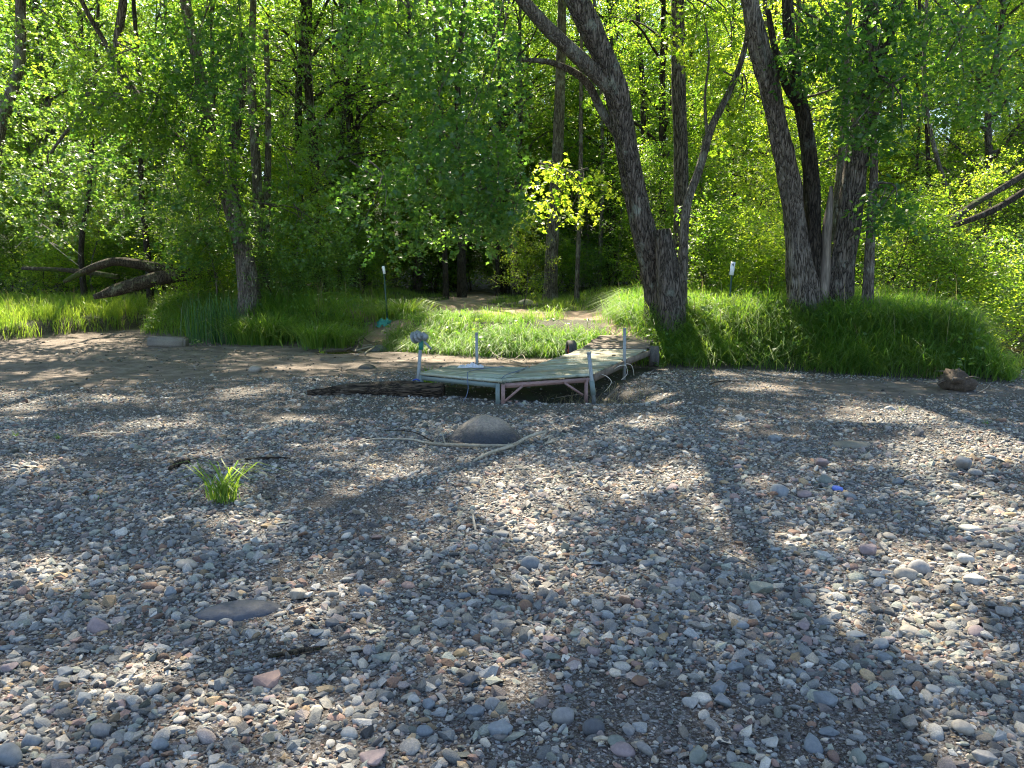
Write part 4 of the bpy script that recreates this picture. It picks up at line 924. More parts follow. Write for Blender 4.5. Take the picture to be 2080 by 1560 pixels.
foliage(T1, B1, [(320, 940, 180, 130, 220, 12.6, 15), (220, 930, 380, 150, 120, 13, 15.5), (90, 800, 60, 120, 90, 13, 15.5), (60, 1000, 430, 70, 60, 13, 14.5), (70, 790, 430, 110, 100, 14, 16)], 'leaf_cool', .115, 301)
foliage(T1, B1, [(50, 1150, 390, 90, 60, 15.5, 17), (60, 1440, 60, 90, 90, 15.5, 18), (40, 1480, 230, 50, 90, 15.8, 17)], 'leaf_warm', .12, 302)
foliage(T2, B2, [(150, 1760, 80, 110, 110, 13, 14.6), (90, 1780, 230, 90, 80, 13.2, 14.5), (50, 1640, 90, 60, 80, 13.5, 14.5), (35, 1800, 420, 50, 50, 13.5, 14.4), (160, 1960, 120, 140, 130, 13.5, 16)], 'leaf_cool', .115, 303, tmpl=T_OVL)
foliage(T4, B4, [(150, 420, 90, 110, 110, 18, 20), (130, 400, 240, 120, 100, 18.5, 20.5), (140, 300, 330, 160, 110, 18.5, 21), (60, 400, 500, 80, 40, 20, 21.5)], 'leaf_cool', .125, 304)
foliage(T4, B4, [(110, 420, 430, 110, 70, 19, 21.5), (130, 150, 410, 160, 90, 19, 21), (90, 600, 470, 120, 60, 19.5, 22)], 'leaf_pale', .12, 324)
foliage(T4, B4, [(110, 240, 150, 110, 70, 18.2, 19.5), (90, 320, 240, 60, 60, 18.2, 19.5), (90, 430, 330, 60, 60, 18.5, 19.8), (80, 200, 230, 70, 40, 18, 19.2)], 'leaf', .11, 314)
foliage(T8, B8, [(160, 120, 120, 160, 120, 20, 24), (150, 60, 320, 120, 120, 20.5, 24)], 'leaf_pale', .13, 305)
foliage(T9, B9, [(120, 600, 180, 120, 160, 21, 25), (100, 640, 380, 110, 90, 21, 25)], 'leaf_pale', .13, 306)

# forest: four kinds, each built once and copied
def make_tree(kind, seed, Ht, r0, z0, nl, ln, mat_bark, mat_leaf, k_=13, size=.135, tips=9, name='forest_tree', tmpl=T_DIA):
    rng = np.random.default_rng(seed)
    pts = [np.array([0, 0, -.3])]; x = y = 0
    for i in range(1, 7):
        x += rng.normal(0, .12); y += rng.normal(0, .12); pts.append(np.array([x, y, Ht * i / 6]))
    rad = [r0 * 1.25] + [r0 * (1 - i / 7.0) for i in range(1, 7)]
    b = Buf(); tube(b, pts, rad, 10, 22, bump=.1, seed=seed)
    C = make_limbs(b, rng, pts, rad, z0, nl, ln, r0 * .4, tips_per=tips)
    C = C[C[:, 2] > z0 * .8]
    if Ht > 9: C = C[rng.random(len(C)) < np.interp(C[:, 2], [6, 10], [1, .8 if r0 < .15 else 1.0])]
    return b.mesh('trunk'), crown_mesh('crown', C, k_, .62, size, rng, tmpl), mat_bark, mat_leaf
KINDS = {
    'maple': make_tree('a', 401, 13.5, .17, 3.0, 28, 3.2, 'bark', 'leaf', 19, .115, 21),
    'birch': make_tree('b', 402, 12.5, .12, 3.2, 26, 2.4, 'bark_pale', 'leaf_warm', 18, .10, 19),
    'elm': make_tree('c', 403, 14.0, .20, 2.4, 30, 3.3, 'bark_dark', 'leaf', 19, .11, 21),
    'pole': make_tree('d', 404, 11.0, .08, 1.8, 26, 1.9, 'bark_dark', 'leaf_warm', 17, .10, 17),
    'sapling': make_tree('e', 405, 4.8, .035, .5, 24, 1.3, 'bark_pale', 'leaf_warm', 17, .085, 13),
    'bush': make_tree('f', 406, 2.3, .022, .15, 20, 1.05, 'bark_dark', 'leaf', 16, .08, 11),
    'bush2': make_tree('g', 407, 1.6, .018, .1, 18, .85, 'bark_dark', 'leaf_pale', 16, .078, 11),
}
def plant(kind, x, y, label, group=None, sc=1.0, name=None, cat='tree', mat=None):
    tm, cm, mb, ml = KINDS[kind]
    root = empty(name or 'forest_tree', (x, y, H(x, y)), label, cat, group, rnd.uniform(0, 6.28)); root.scale = (sc * rnd.uniform(.9, 1.1), sc * rnd.uniform(.9, 1.1), sc)
    a = link('trunk', tm, M[mb], root, (0, 0, 0))
    c = link('crown', cm, M[ml], root, (0, 0, 0)); c['kind'] = 'stuff'
    if mat: c.material_slots[0].link = 'OBJECT'; c.material_slots[0].material = M[mat]
    return root
def place_word(x, y):
    px = 1040 + FPX * x / y
    for lim, w_ in ((130, 'at the left edge'), (330, 'behind the mossy fallen logs'), (480, 'behind the leaning left tree'), (620, 'right of the leaning left tree'), (760, 'left of the netting-wrapped post'), (900, 'left of the path mouth'), (1060, 'at the path mouth'), (1180, 'around the straight pale tree'), (1330, 'left of the big leaning tree'), (1450, 'right of the big leaning tree'), (1580, 'behind the numbered marker'), (1760, 'behind the multi-trunk tree'), (1900, 'right of the slender stem'), (2010, 'above the leaning logs'), (9999, 'at the right edge')):
        if px < lim: return w_
def shadow_ok(x, y, h):
    """leave the sun its way into the clearing, the meadow and onto the bank top"""
    s = h / math.tan(SUN_EL); sx, sy = x - math.sin(SUN_AZ) * s, y - math.cos(SUN_AZ) * s
    if abs(sx + .3) < 3.8 and 17.2 < sy < 22.5: return False
    if -16 < sx < -9.5 and 18 < sy < 26: return False
    if -9.5 <= sx < -3.4 and 18.6 < sy < 21: return False
    return True
taken = [(T.location.x, T.location.y) for T in (T1, T2, T4, T5, T6, T7, T8, T9)]
lab = {'maple': ('maple with a full leafy crown', 'tree'), 'birch': ('pale-stemmed tree with yellow-green leaves', 'tree'), 'elm': ('tall dark-barked tree', 'tree'), 'pole': ('slim young tree', 'tree')}
def onpath(x, y): return float(path_mask(np.array([x]), np.array([y]))[0]) > .1 or (abs(x + 1.5) < 1.6 and y < 34)
cnt = 0; tries = 0
while cnt < 172 and tries < 8000:
    tries += 1
    y = 22.5 + 42 * rnd.random() ** 1.3; x = rnd.uniform(-1, 1) * (y * .78 + 3)
    if y < 24 and abs(x) < 7 or onpath(x, y) or (x < -8.5 and y < 26.5) or (9 < x < 20 and y < 26): continue
    md = 2.8 if y < 35 else 3.0
    if any((x - a) ** 2 + (y - b) ** 2 < md * md for a, b in taken): continue
    kd = rnd.choice(['maple', 'birch', 'elm', 'pole', 'birch', 'pole'] if y < 33 else ['maple', 'elm', 'maple', 'birch'])
    if y < 36 and not (shadow_ok(x, y, 7) and shadow_ok(x, y, 11)): continue
    taken.append((x, y)); w_, c_ = lab[kd]
    deep = 'front row' if y < 30 else ('second row' if y < 42 else 'deep wood')
    plant(kd, x, y, f'{w_}, {deep}, {place_word(x, y)}', f'{w_} kind, {deep}, {place_word(x, y)}', rnd.uniform(.85, 1.15) * (1.25 if y > 33 else 1)); cnt += 1
# understory
cnt = 0; tries = 0; ut = []
while cnt < 150 and tries < 8000:
    tries += 1
    y = 21.0 + 24 * rnd.random() ** 1.7; x = rnd.uniform(-1, 1) * (y * .75 + 2)
    if onpath(x, y) or (-6 < x < 3.8 and y < 25.5) or (-3 < x < 5 and rnd.random() < .6) or (9 < x < 17 and y < 27.5) or (-14 < x < -8.5 and y < 29) or (x < -13.5 and y < 27.5): continue
    if any((x - a) ** 2 + (y - b) ** 2 < 1.1 for a, b in ut): continue
    ut.append((x, y)); kd = rnd.choice(['sapling', 'sapling', 'bush', 'bush2'])
    w_ = {'sapling': 'leafy sapling', 'bush': 'dark bush', 'bush2': 'pale low bush'}[kd]; sc_ = rnd.uniform(.8, 1.3)
    big = 'small' if sc_ < .97 else ('middle-sized' if sc_ < 1.14 else 'large'); far = 'near the clearing edge' if y < 25 else ('under the first trees' if y < 31 else 'deep in the shade')
    plant(kd, x, y, f'{big} {w_} {far}, {place_word(x, y)}', f'{big} {w_}, {far}, {place_word(x, y)}', sc_, {'sapling': 'sapling'}.get(kd, 'bush'), {'sapling': 'sapling'}.get(kd, 'bush'), rnd.choice(['leaf', 'leaf_pale', 'leaf_warm']) if kd != 'bush' else None); cnt += 1
for i in range(34):
    x = rnd.uniform(-9, 7); y = rnd.uniform(31.5, 41)
    if onpath(x, y) and y < 34: continue
    kd = rnd.choice(['sapling', 'sapling', 'bush']); sc_ = rnd.uniform(1.3, 1.9)
    plant(kd, x, y, f'shaded {"tall sapling" if kd == "sapling" else "wide bush"} far behind the clearing, {place_word(x, y)}', f'shaded {kd}, far behind the clearing, {place_word(x, y)}', sc_, kd, kd, 'leaf')
near = [('bush2', 660, 22, 1.0, 'bush at the back of the left bank beside the leaning left tree'), ('bush', 425, 22.8, 1.0, 'bush with pale sunlit leaves right of the fallen mossy log'), ('sapling', 1060, 23, .55, 'rounded dark bush left of the straight pale tree'), ('bush', 1440, 17.8, .9, 'leafy bush behind the numbered marker, left side'), ('bush2', 1510, 17.6, 1.1, 'bright bush behind the numbered marker, right side'), ('sapling', 1560, 19, .7, 'leafy sapling left of the dead-wood trunk'), ('bush2', 1575, 17.0, .9, 'low sunlit bush touching the foot of the dead-wood trunk'),
        ('bush', 1830, 17.5, 1.0, 'dark bush right of the slender stem'), ('sapling', 1870, 19, .8, 'leafy sapling below the leaning log'), ('bush', 1930, 18.0, 1.1, 'bush where the leaning log meets the ground'), ('bush2', 2020, 18.5, 1.3, 'pale sunlit bush above the creek at the right edge'), ('bush2', 2060, 20, 1.4, 'bush overhanging the creek at the right edge'), ('sapling', 2000, 22, 1.0, 'sapling on the slope at the right edge'), ('bush2', 100, 27, 1.2, 'sunlit bush with yellowish leaves behind the left meadow'), ('bush', 30, 28, 1.3, 'bush at the left edge behind the meadow'), ('sapling', 200, 28, .9, 'sapling above the fallen log'), ('sapling', 600, 24, .9, 'leafy sapling behind the left bank grass'), ('sapling', 400, 24, .9, 'sapling behind the cattails'), ('bush', 450, 22.5, 1.0, 'bush at the foot of the leaning left tree')]
for kd, px, Y, sc_, lb in near:
    x = (px - 1040) / FPX * Y; plant(kd, x, Y, lb, None, sc_, 'sapling' if kd == 'sapling' else 'bush', 'sapling' if kd == 'sapling' else 'bush', 'leaf_warm' if 'sunlit' in lb or 'bright' in lb else None)

# fallen and leaning logs, brush
def logobj(name, label, pts, rad, mat, sides=14, n=24, bump=.2, cat='log', seed=0, extra=()):
    base = np.array(pts[0], float); b = Buf(); tube(b, local(pts, base), rad, sides, n, bump=bump, bumpf=3.5, seed=seed)
    for ep, er in extra: tube(b, local(ep, base), er, 8, 10, bump=.15, seed=seed + 1)
    o = link(name, b.mesh(name), M[mat]); o.location = base; return tag(o, label, cat)
logobj('fallen_log', 'thick mossy fallen log above the left meadow', [P(190, 604, 21.8), P(235, 590, 22.0), P(285, 574, 22.1), P(340, 562, 22.3), P(430, 550, 22.8)], [.07, .17, .20, .19, .17], 'bark_moss', seed=61)
logobj('fallen_log', 'thinner arching fallen branch above the thick mossy log', [P(130, 572, 22.4), P(165, 554, 22.3), P(200, 539, 22.2), P(230, 531, 22.2), P(290, 538, 22.4), P(350, 548, 22.6)], [.05, .09, .12, .13, .15, .15], 'bark_moss', seed=62)
logobj('fallen_log', 'slim horizontal fallen trunk at the back of the left meadow', [P(45, 545, 24.5), P(110, 547, 24.2), P(170, 552, 24), P(240, 562, 23.8)], [.05, .07, .08, .08], 'bark_moss', seed=63)
logobj('leaning_log', 'mossy dead trunk leaning up to the right over the bushes', [P(1828, 545, 18.5), P(1890, 485, 19), P(1955, 430, 19.6), P(2030, 385, 20.3), P(2120, 330, 21)], [.04, .06, .07, .08, .08], 'bark_moss', seed=64)
logobj('leaning_log', 'dark dead trunk lying behind the mossy leaning one', [P(1850, 480, 20), P(1930, 460, 20.3), P(2010, 430, 20.6), P(2110, 370, 21)], [.05, .07, .08, .08], 'bark_dark', seed=65)
for i, (pl, lb) in enumerate([([(75, 470), (110, 500), (160, 540)], 'lowest dead brush branch in the left thicket'), ([(70, 445), (120, 480), (165, 520)], 'dead brush branch arching over the left thicket'), ([(90, 330), (88, 400), (95, 460)], 'hanging grey dead branch at the upper left'), ([(130, 505), (60, 480), (30, 505)], 'curved dead twig over the sunny bush at the left')]):
    logobj('dead_branch', lb, [P(a, b, 22.5 + i * .3) for a, b in pl], [.02, .016, .008], 'drift', 6, 12, .1, 'branch', 70 + i)

# ------------------------------------------------------------------ dock
DK = empty('dock', (1.0, 11.0, 0), 'low wooden dock with grey-green decking on a steel frame, bent toward the bank', 'dock')
DB = np.array([1.0, 11.0, 0.0])
def dpart(name, b, mat, label=None, parent=None, sm=False):
    me = b.mesh(name, sm, off=DB if parent is None or parent is DK else None); o = link(name, me, M[mat], parent or DK, (0, 0, 0))
    if label: o['label'] = label
    return o
A0 = np.array([-1.29, 10.6, .30]); A1 = np.array([-.15, 9.8, .30]); A2 = np.array([.24, 11.25, .30]); A3 = np.array([-.90, 11.5, .30])
Bq = [np.array([-.12, 9.8, .305]), np.array([1.09, 10.4, .305]), np.array([1.72, 12.0, .325]), np.array([.27, 11.25, .305])]
Cq = [Bq[3] + [0, .03, .0], Bq[2] + [.01, .02, 0], np.array([2.33, 13.3, .37]), np.array([1.23, 13.5, .37])]
Dq = [np.array([1.24, 13.54, .38]), np.array([2.34, 13.34, .38]), np.array([2.74, 14.75, .50]), np.array([1.70, 14.95, .50])]
lerp = lambda a, b, t: a + (b - a) * t
def planks(q, n, mats, th=.032, gap=.018, over=.02, name='plank'):
    """boards run from side q0-q3 to side q1-q2"""
    for i in range(n):
        t0, t1 = i / n, (i + 1) / n; g = gap / (np.linalg.norm(q[3] - q[0]) / n) / n / 2
        L0, L1 = lerp(q[0], q[3], t0 + g), lerp(q[0], q[3], t1 - g); R0, R1 = lerp(q[1], q[2], t0 + g), lerp(q[1], q[2], t1 - g)
        e = (R0 - L0) / np.linalg.norm(R0 - L0); o1, o2 = rnd.uniform(-over, over), rnd.uniform(-over, over); dz = np.array([0, 0, rnd.uniform(-.004, .006)])
        b = Buf(); slab(b, [L0 - e * o1 + dz, R0 + e * o2 + dz, R1 + e * o2 + dz * .3, L1 - e * o1 + dz * .3], th)
        dpart(name, b, mats[i % len(mats)])
planks([A0, A1, A2, A3], 8, ['plankg', 'plankg', 'plankg', 'plankb', 'plankg'])
planks(Bq, 10, ['plankg', 'plankg', 'plankg', 'plankg', 'plankb', 'plankb'])
planks(Cq, 15, ['plankb', 'plankb', 'plankg', 'plankb', 'plankg'])
planks(Dq, 9, ['plankd'])
u3 = np.array([0, 0, 1.0])
def rail(p, q, w, h, mat, name='frame_rail', label=None):
    b = Buf(); beam(b, p, q, w, h); return dpart(name, b, mat, label)
dz_ = -.075 * u3
rail(A0 + dz_ + [.02, .02, 0], A1 + dz_ + [-.02, .02, 0], .03, .055, 'green_steel')
rail(A0 + dz_ + [.02, .04, 0], A3 + dz_, .03, .055, 'green_steel'); rail(A3 + dz_, A2 + dz_, .03, .055, 'green_steel')
rail(Bq[0] + dz_ + [.03, .02, -.005], Bq[1] + dz_ + [-.04, .0, -.005], .03, .06, 'pink_steel')
rail(Bq[1] + dz_ + [-.03, .05, -.04], Bq[2] + dz_ + [-.03, 0, -.04], .03, .05, 'pink_steel'); rail(Bq[2] + dz_ + [-.03, .03, -.03], Cq[2] + dz_ + [-.03, 0, 0], .03, .07, 'pink_steel')
rail(Bq[3] + dz_, Cq[3] + dz_, .03, .06, 'pink_steel')
for t in (.2, .45, .7, .9):
    rail(lerp(A0, A1, t) - .048 * u3 + [.03, .06, 0], lerp(A3, A2, t) - .048 * u3, .04, .03, 'plankd', 'joist')
    rail(lerp(Bq[0], Bq[1], t) - .048 * u3 + [.0, .06, 0], lerp(Bq[3], Bq[2], t) - .048 * u3, .04, .03, 'plankd', 'joist')
# side boards
rail(Bq[1] + [.035, .04, -.055], Bq[2] + [.03, -.03, -.055], .03, .10, 'plankd', 'side_board'); rail(Bq[2] + [.03, .02, -.05], Cq[2] + [.035, -.1, -.05], .03, .09, 'plankd', 'side_board')
def leg(x, y, top, mat, w=.05):
    b = Buf(); z0 = H(x, y) - .06; box(b, (x, y + .02, (top + z0) / 2), (w, .012, top - z0)); box(b, (x - w / 2 + .006, y + .045, (top + z0) / 2), (.012, .045, top - z0))
    for zz in (.22, .16): cyl(b, (x + .004, y + .008, zz), (x + .004, y + .016, zz), .006, 8)
    return dpart('leg', b, mat)
leg(A0[0] + .03, A0[1] - .02, .27, 'green_steel', .06); leg(A1[0] - .035, A1[1] - .02, .25, 'green_steel', .055); leg(A1[0] + .035, A1[1] - .025, .245, 'pink_steel', .05); leg(Bq[1][0] - .08, Bq[1][1] - .055, .25, 'pink_steel', .05)
leg(A3[0], A3[1], .24, 'green_steel'); leg(.25, 11.3, .24, 'green_steel')
for p, q in (((-.09, 9.79, .03), (.14, 9.90, .215)), ((.96, 10.29, .03), (.70, 10.19, .215))):
    b = Buf(); beam(b, p, q, .012, .032); dpart('brace', b, 'pink_steel')
def pole(p, q, r, label, collar=None):
    b = Buf(); cyl(b, p, q, r, 16); o = dpart('pole', b, 'galv', label, sm=True)
    p, q = np.array(p), np.array(q)
    b2 = Buf(); cyl(b2, q - (q - p) / np.linalg.norm(q - p) * .02, q + (q - p) / np.linalg.norm(q - p) * .004, r * 1.12, 16); e = link('cap', b2.mesh('cap', True, off=DB), M['galv'], o, (0, 0, 0))
    if collar is not None:
        for t in collar:
            c = p + (q - p) * t; dd_ = (q - p) / np.linalg.norm(q - p); b3 = Buf(); cyl(b3, c - dd_ * .02, c + dd_ * .02, r * 1.3, 16); link('collar', b3.mesh('collar', True, off=DB), M['galv'], o, (0, 0, 0))
    return o
gp1 = P(1208, 832, 10.12); pole((gp1[0], 10.12, -.12), tuple(P(1196, 716, 10.12)), .026, 'tilted pipe at the front right corner', (.28, .42))
b = Buf(); cyl(b, lerp(np.array([gp1[0], 10.12, -.12]), P(1196, 716, 10.12), .24), lerp(np.array([gp1[0], 10.12, -.12]), P(1196, 716, 10.12), .50), .034, 16); dpart('sleeve', b, 'green_steel', sm=True)
pole((P(1269, 752, 11.9)[0], 11.95, .0), tuple(P(1269, 667, 11.95)), .025, 'upright pipe halfway up the right side', (.3,))
pole((P(969, 742, 11.62)[0], 11.62, .0), tuple(P(968, 676, 11.62)), .022, 'upright pipe at the back behind the cloth')
wp0 = np.array([P(846, 792, 10.62)[0], 10.62, -.05]); wp1 = P(855, 697, 10.62)
pole(tuple(wp0), tuple(wp1), .024, 'pipe carrying the winch', (.3,))
b = Buf(); cyl(b, wp0 + [-.05, 0, 0], wp0 + [-.045, .0, .24], .02, 12); cyl(b, wp0 + [.035, 0, 0], wp0 + [.04, 0, .24], .02, 12); dpart('sleeve', b, 'galv', sm=True)
b = Buf(); tube(b, [wp0 + [-.045, -.02, .24], wp0 + [.0, -.045, .26], wp0 + [.05, -.02, .24], wp0 + [0, .03, .25], wp0 + [-.045, -.02, .23], wp0 + [-.03, -.03, .15]], [.01] * 6, 6, 24); dpart('strap', b, 'blue')
WN = link('winch', (lambda b: (cyl(b, wp1 + [0, 0, -.09], wp1 + [.004, 0, .035], .034, 16), b.mesh('winch_cap', True, off=DB))[1])(Buf()), M['cap_green'], DK, (0, 0, 0)); WN['label'] = 'hand winch on a green capped pipe'
wc = wp1 + np.array([-.045, -.03, .09])
b = Buf(); ax = np.array([.75, -.62, .25]); ax /= np.linalg.norm(ax)
for o_, r_ in ((-.05, .085), (-.038, .085), (.035, .082), (.047, .082)): pass
cyl(b, wc - ax * .055, wc - ax * .048, .085, 28); cyl(b, wc - ax * .048, wc + ax * .02, .03, 20); cyl(b, wc + ax * .02, wc + ax * .027, .085, 28)
link('drum', b.mesh('drum', False, off=DB), M['galv'], WN, (0, 0, 0))
b = Buf(); cyl(b, wc + ax * .045, wc + ax * .075, .05, 20); box(b, wc + ax * .06 + [.055, 0, -.01], (.09, .05, .09), Euler((0, .5, -.6)).to_matrix()); cyl(b, wc + [.11, -.02, -.01], wc + [.14, -.03, .01], .03, 12)
link('gear_housing', b.mesh('gear_housing', False, off=DB), M['galv'], WN, (0, 0, 0))
b = Buf(); beam(b, wc + [.10, -.05, -.06], wc + [.20, -.06, -.17], .012, .03); cyl(b, wc + ax * .085, wc + ax * .10, .018, 10)
link('crank_handle', b.mesh('crank_handle', False, off=DB), M['galv'], WN, (0, 0, 0))
# wheels
def wheel(px, py, Y, r, w, axis, label):
    c = P(px, py, Y); ax_ = np.array(axis, float); ax_ /= np.linalg.norm(ax_); s = np.cross(ax_, u3); s /= np.linalg.norm(s)
    prof = [(r * .6, -w * .38), (r * .78, -w * .5), (r * .93, -w * .47), (r, -w * .38), (r, -w * .14), (r * .975, -.1 * w), (r * .975, .1 * w), (r, w * .14), (r, w * .38), (r * .93, w * .47), (r * .78, w * .5), (r * .6, w * .38)]
    n = 36; an = np.linspace(0, 2 * np.pi, n, endpoint=False); V = []
    for a_ in an:
        d_ = s * math.cos(a_) + u3 * math.sin(a_)
        for rr, ww in prof: V.append(c + d_ * rr + ax_ * ww)
    m_ = len(prof); idx = np.arange(n * m_).reshape(n, m_); nx = np.roll(idx, -1, 0)
    b = Buf(); b.add(V, None, np.stack([idx[:, :-1], nx[:, :-1], nx[:, 1:], idx[:, 1:]], -1).reshape(-1, 4))
    W_ = dpart('wheel', b, 'rubber', label, sm=True)
    b = Buf(); cyl(b, c - ax_ * w * .25, c + ax_ * w * .25, r * .61, 24); link('rim', b.mesh('rim', True, off=DB), M['red_steel'], W_, (0, 0, 0))
    b = Buf(); cyl(b, c - ax_ * w * .42, c + ax_ * w * .42, r * .16, 12); link('hub', b.mesh('hub', True, off=DB), M['red_steel'], W_, (0, 0, 0))
wheel(1328, 724, 13.35, .19, .17, (1, -.12, 0), 'right wheel, grey worn tyre'); wheel(1160, 712, 14.2, .19, .15, (1, .15, 0), 'left wheel half hidden by the deck')
b = Buf(); cyl(b, P(1160, 712, 14.2), P(1328, 722, 13.4), .02, 10); dpart('axle', b, 'red_steel', sm=True)
def rope(name, pts, r, mat, label, cat='rope'):
    base = np.array(pts[0]); b = Buf(); tube(b, local(pts, base), [r] * len(pts), 6, len(pts) * 8); o = link(name, b.mesh(name), M[mat]); o.location = base; return tag(o, label, cat)
rope('cord', [(-.12, 11.25, .315), (-.45, 10.95, .312), (-.60, 10.55, .316), (-.59, 10.15, .315), (-.59, 10.09, .27), (-.58, 10.07, .15), (-.61, 10.05, .04), (-.64, 10.0, .0)], .0055, 'rope_b', 'thin dark cord lying over the left deck section and hanging off its front edge')
rope('cord', [(.24, 11.2, .318), (.1, 10.7, .318), (-.08, 10.2, .318), (-.135, 9.85, .318)], .005, 'rope_b', 'dark cord along the seam between the two front deck sections')
rope('rope', [(1.25, 10.75, .26), (1.32, 10.7, .24), (1.40, 10.74, .15), (1.36, 10.78, .06), (1.31, 10.8, .0)], .0045, 'rope_w', 'white rope loop hanging at the front of the dock side board')
rope('rope', [(1.52, 11.4, .25), (1.58, 11.35, .30), (1.72, 11.5, .28), (1.74, 11.55, .16), (1.65, 11.5, .08)], .0045, 'rope_w', 'white rope loop beside the middle pipe of the dock')
rope('rope', [(1.80, 12.1, .26), (1.88, 12.1, .24), (1.93, 12.15, .14), (1.95, 12.2, .06)], .0045, 'rope_w', 'short white rope end right of the middle pipe')
# cloth on deck
g = P(957, 742, 11.3); n1 = 34; n2 = 14; u = np.linspace(-1, 1, n1); v = np.linspace(-1, 1, n2); U, V = np.meshgrid(u, v)
rr = np.clip(1 - (U ** 2 + V ** 2), 0, 1)
Z = .06 * np.abs(fbm(U * 3.6, V * 3.2, 5, 4)) * 2.2 * rr ** .5 + .006
X = .19 * U * (1 + .15 * vn(V * 2, U * 0, 3)); Y_ = .12 * V * (1 + .3 * vn(U * 3, V * 0, 9))
idx = np.arange(n1 * n2).reshape(n2, n1); b = Buf(); b.add(np.stack([X, Y_, Z], -1).reshape(-1, 3), None, np.stack([idx[:-1, :-1], idx[:-1, 1:], idx[1:, 1:], idx[1:, :-1]], -1).reshape(-1, 4))
o = link('cloth', b.mesh('cloth'), M['cloth']); o.location = (g[0], 11.22, .305); tag(o, 'crumpled pale cloth lying on the left end of the dock', 'cloth')
o = link('stone_chip', ANG[2], None); o.location = (1.65, 12.4, .365); o.scale = (.04, .025, .03); o.color = (.02, .02, .02, 1); tag(o, 'small black stone lying on the sloping deck', 'stone')

# weathered log in front of the dock
b0 = GH(620, 806); b1 = GH(905, 800)
lg = [np.array([b0.x, b0.y + .1, b0.z + .03]), np.array([lerp(b0.x, b1.x, .35), 10.5, .07]), np.array([lerp(b0.x, b1.x, .7), 10.38, .085]), np.array([b1.x, 10.3, .09])]
logobj('driftwood_log', 'cracked weathered log half buried in the gravel left of the dock', lg, [.03, .085, .12, .11], 'log', 28, 60, .30, 'log', 81)
b = Buf(); o = None
# dead branches in front of the boulder
def gp3(px, py, up=0.0): q = GH(px, py); return np.array([q.x, q.y, q.z + up])
def branch(label, pts, rad, mat='drift', twigs=(), name='dead_branch', seed=0, cat='branch'):
    base = np.array(pts[0]); b = Buf(); tube(b, local(pts, base), rad, 9, len(pts) * 6, bump=.22, bumpf=2, seed=seed)
    for t, tr in twigs: tube(b, local(t, base), tr, 6, 8, cap=False)
    o = link(name, b.mesh(name), M[mat]); o.location = base; return tag(o, label, cat)
branch('long pale stripped branch lying diagonally in front of the boulder', [gp3(962, 940, .015), gp3(1000, 926, .03), gp3(1035, 917, .045), gp3(1075, 899, .06), gp3(1108, 890, .07)], [.011, .014, .016, .017, .016], seed=1)
branch('pale forked branch reaching left from the foot of the boulder', [gp3(1055, 915, .08), gp3(1035, 915, .05), gp3(1010, 912, .03), gp3(975, 913, .03), gp3(930, 911, .03), gp3(885, 908, .03), gp3(855, 902, .02)], [.008, .010, .014, .015, .014, .013, .008], seed=2,
       twigs=[([gp3(905, 911, .03), gp3(900, 905, .09), gp3(890, 900, .16)], [.008, .006, .003]), ([gp3(1005, 914, .03), gp3(990, 920, .02), gp3(975, 926, .02)], [.007, .005, .003])])
branch('thin curved grey branch trailing far left of the boulder', [gp3(870, 905, .02), gp3(840, 899, .03), gp3(800, 896, .02), gp3(755, 897, .02), gp3(722, 903, .01)], [.010, .009, .008, .007, .004], seed=3)
branch('dark thin twig arching behind the boulder branches', [gp3(880, 905, .03), gp3(850, 892, .05), gp3(820, 883, .04), gp3(780, 879, .02)], [.006, .006, .005, .003], 'bark_dark', seed=4)
for i in range(7):
    a_ = gp3(1105 + rnd.uniform(-8, 15), 900 + rnd.uniform(-6, 8), .02); q = a_ + np.array([rnd.uniform(.02, .16), rnd.uniform(-.03, .12), rnd.uniform(.0, .08)])
    branch('splintered bark piece at the broken right end of the long pale branch', [a_, (a_ + q) / 2, q], [.006, .010, .004], 'drift', seed=10 + i, name='bark_piece', cat='bark piece').__setitem__('group', 'bark splinters by the boulder')
branch('thin pale stick lying flat in the far left gravel', [gp3(178, 882, .01), gp3(215, 883, .02), gp3(256, 882, .01)], [.006, .008, .006], seed=5, name='stick', cat='stick')
branch('olive mossy stick lying in the lower left gravel', [gp3(545, 1343, .012), gp3(600, 1334, .015), gp3(650, 1325, .015)], [.008, .010, .009], 'bark_moss', seed=6, name='stick', cat='stick')
branch('pale peeled stick right of the dock on the gravel', [gp3(1314, 771, .01), gp3(1345, 777, .02), gp3(1378, 790, .01)], [.010, .014, .006], seed=7, name='stick', cat='stick')
branch('bent twig on the gravel under the right bank', [gp3(1440, 782, .01), gp3(1475, 777, .02), gp3(1500, 776, .01)], [.008, .009, .006], 'bark_dark', seed=8, name='stick', cat='stick')
branch('dark stick propped beside the tilted front pipe', [gp3(1228, 825, .0), gp3(1245, 806, .05), gp3(1258, 796, .08)], [.018, .02, .014], 'plankd', seed=9, name='stick', cat='stick')
branch('short thick stub of wood left of the grass tuft', [gp3(345, 958, .02), gp3(365, 948, .03), gp3(385, 942, .03)], [.016, .028, .02], 'log', seed=12, name='stick', cat='stick')
branch('low dark stick behind the grass tuft', [gp3(498, 935, .01), gp3(540, 934, .015), gp3(590, 935, .01)], [.008, .012, .006], 'log', seed=13, name='stick', cat='stick')
branch('fine pale twig in the sunny right gravel', [gp3(1470, 1125, .01), gp3(1500, 1140, .012), gp3(1540, 1160, .01)], [.003, .004, .002], seed=14, name='stick', cat='stick')
branch('upright grey splinter in the centre gravel', [gp3(966, 1083, .0), gp3(962, 1075, .05), gp3(960, 1060, .07)], [.008, .007, .003], seed=15, name='stick', cat='stick')
branch('pale chip of wood near the bottom right of centre', [gp3(1205, 1513, .02), gp3(1222, 1516, .025), gp3(1236, 1522, .02)], [.005, .008, .005], seed=16, name='stick', cat='stick')
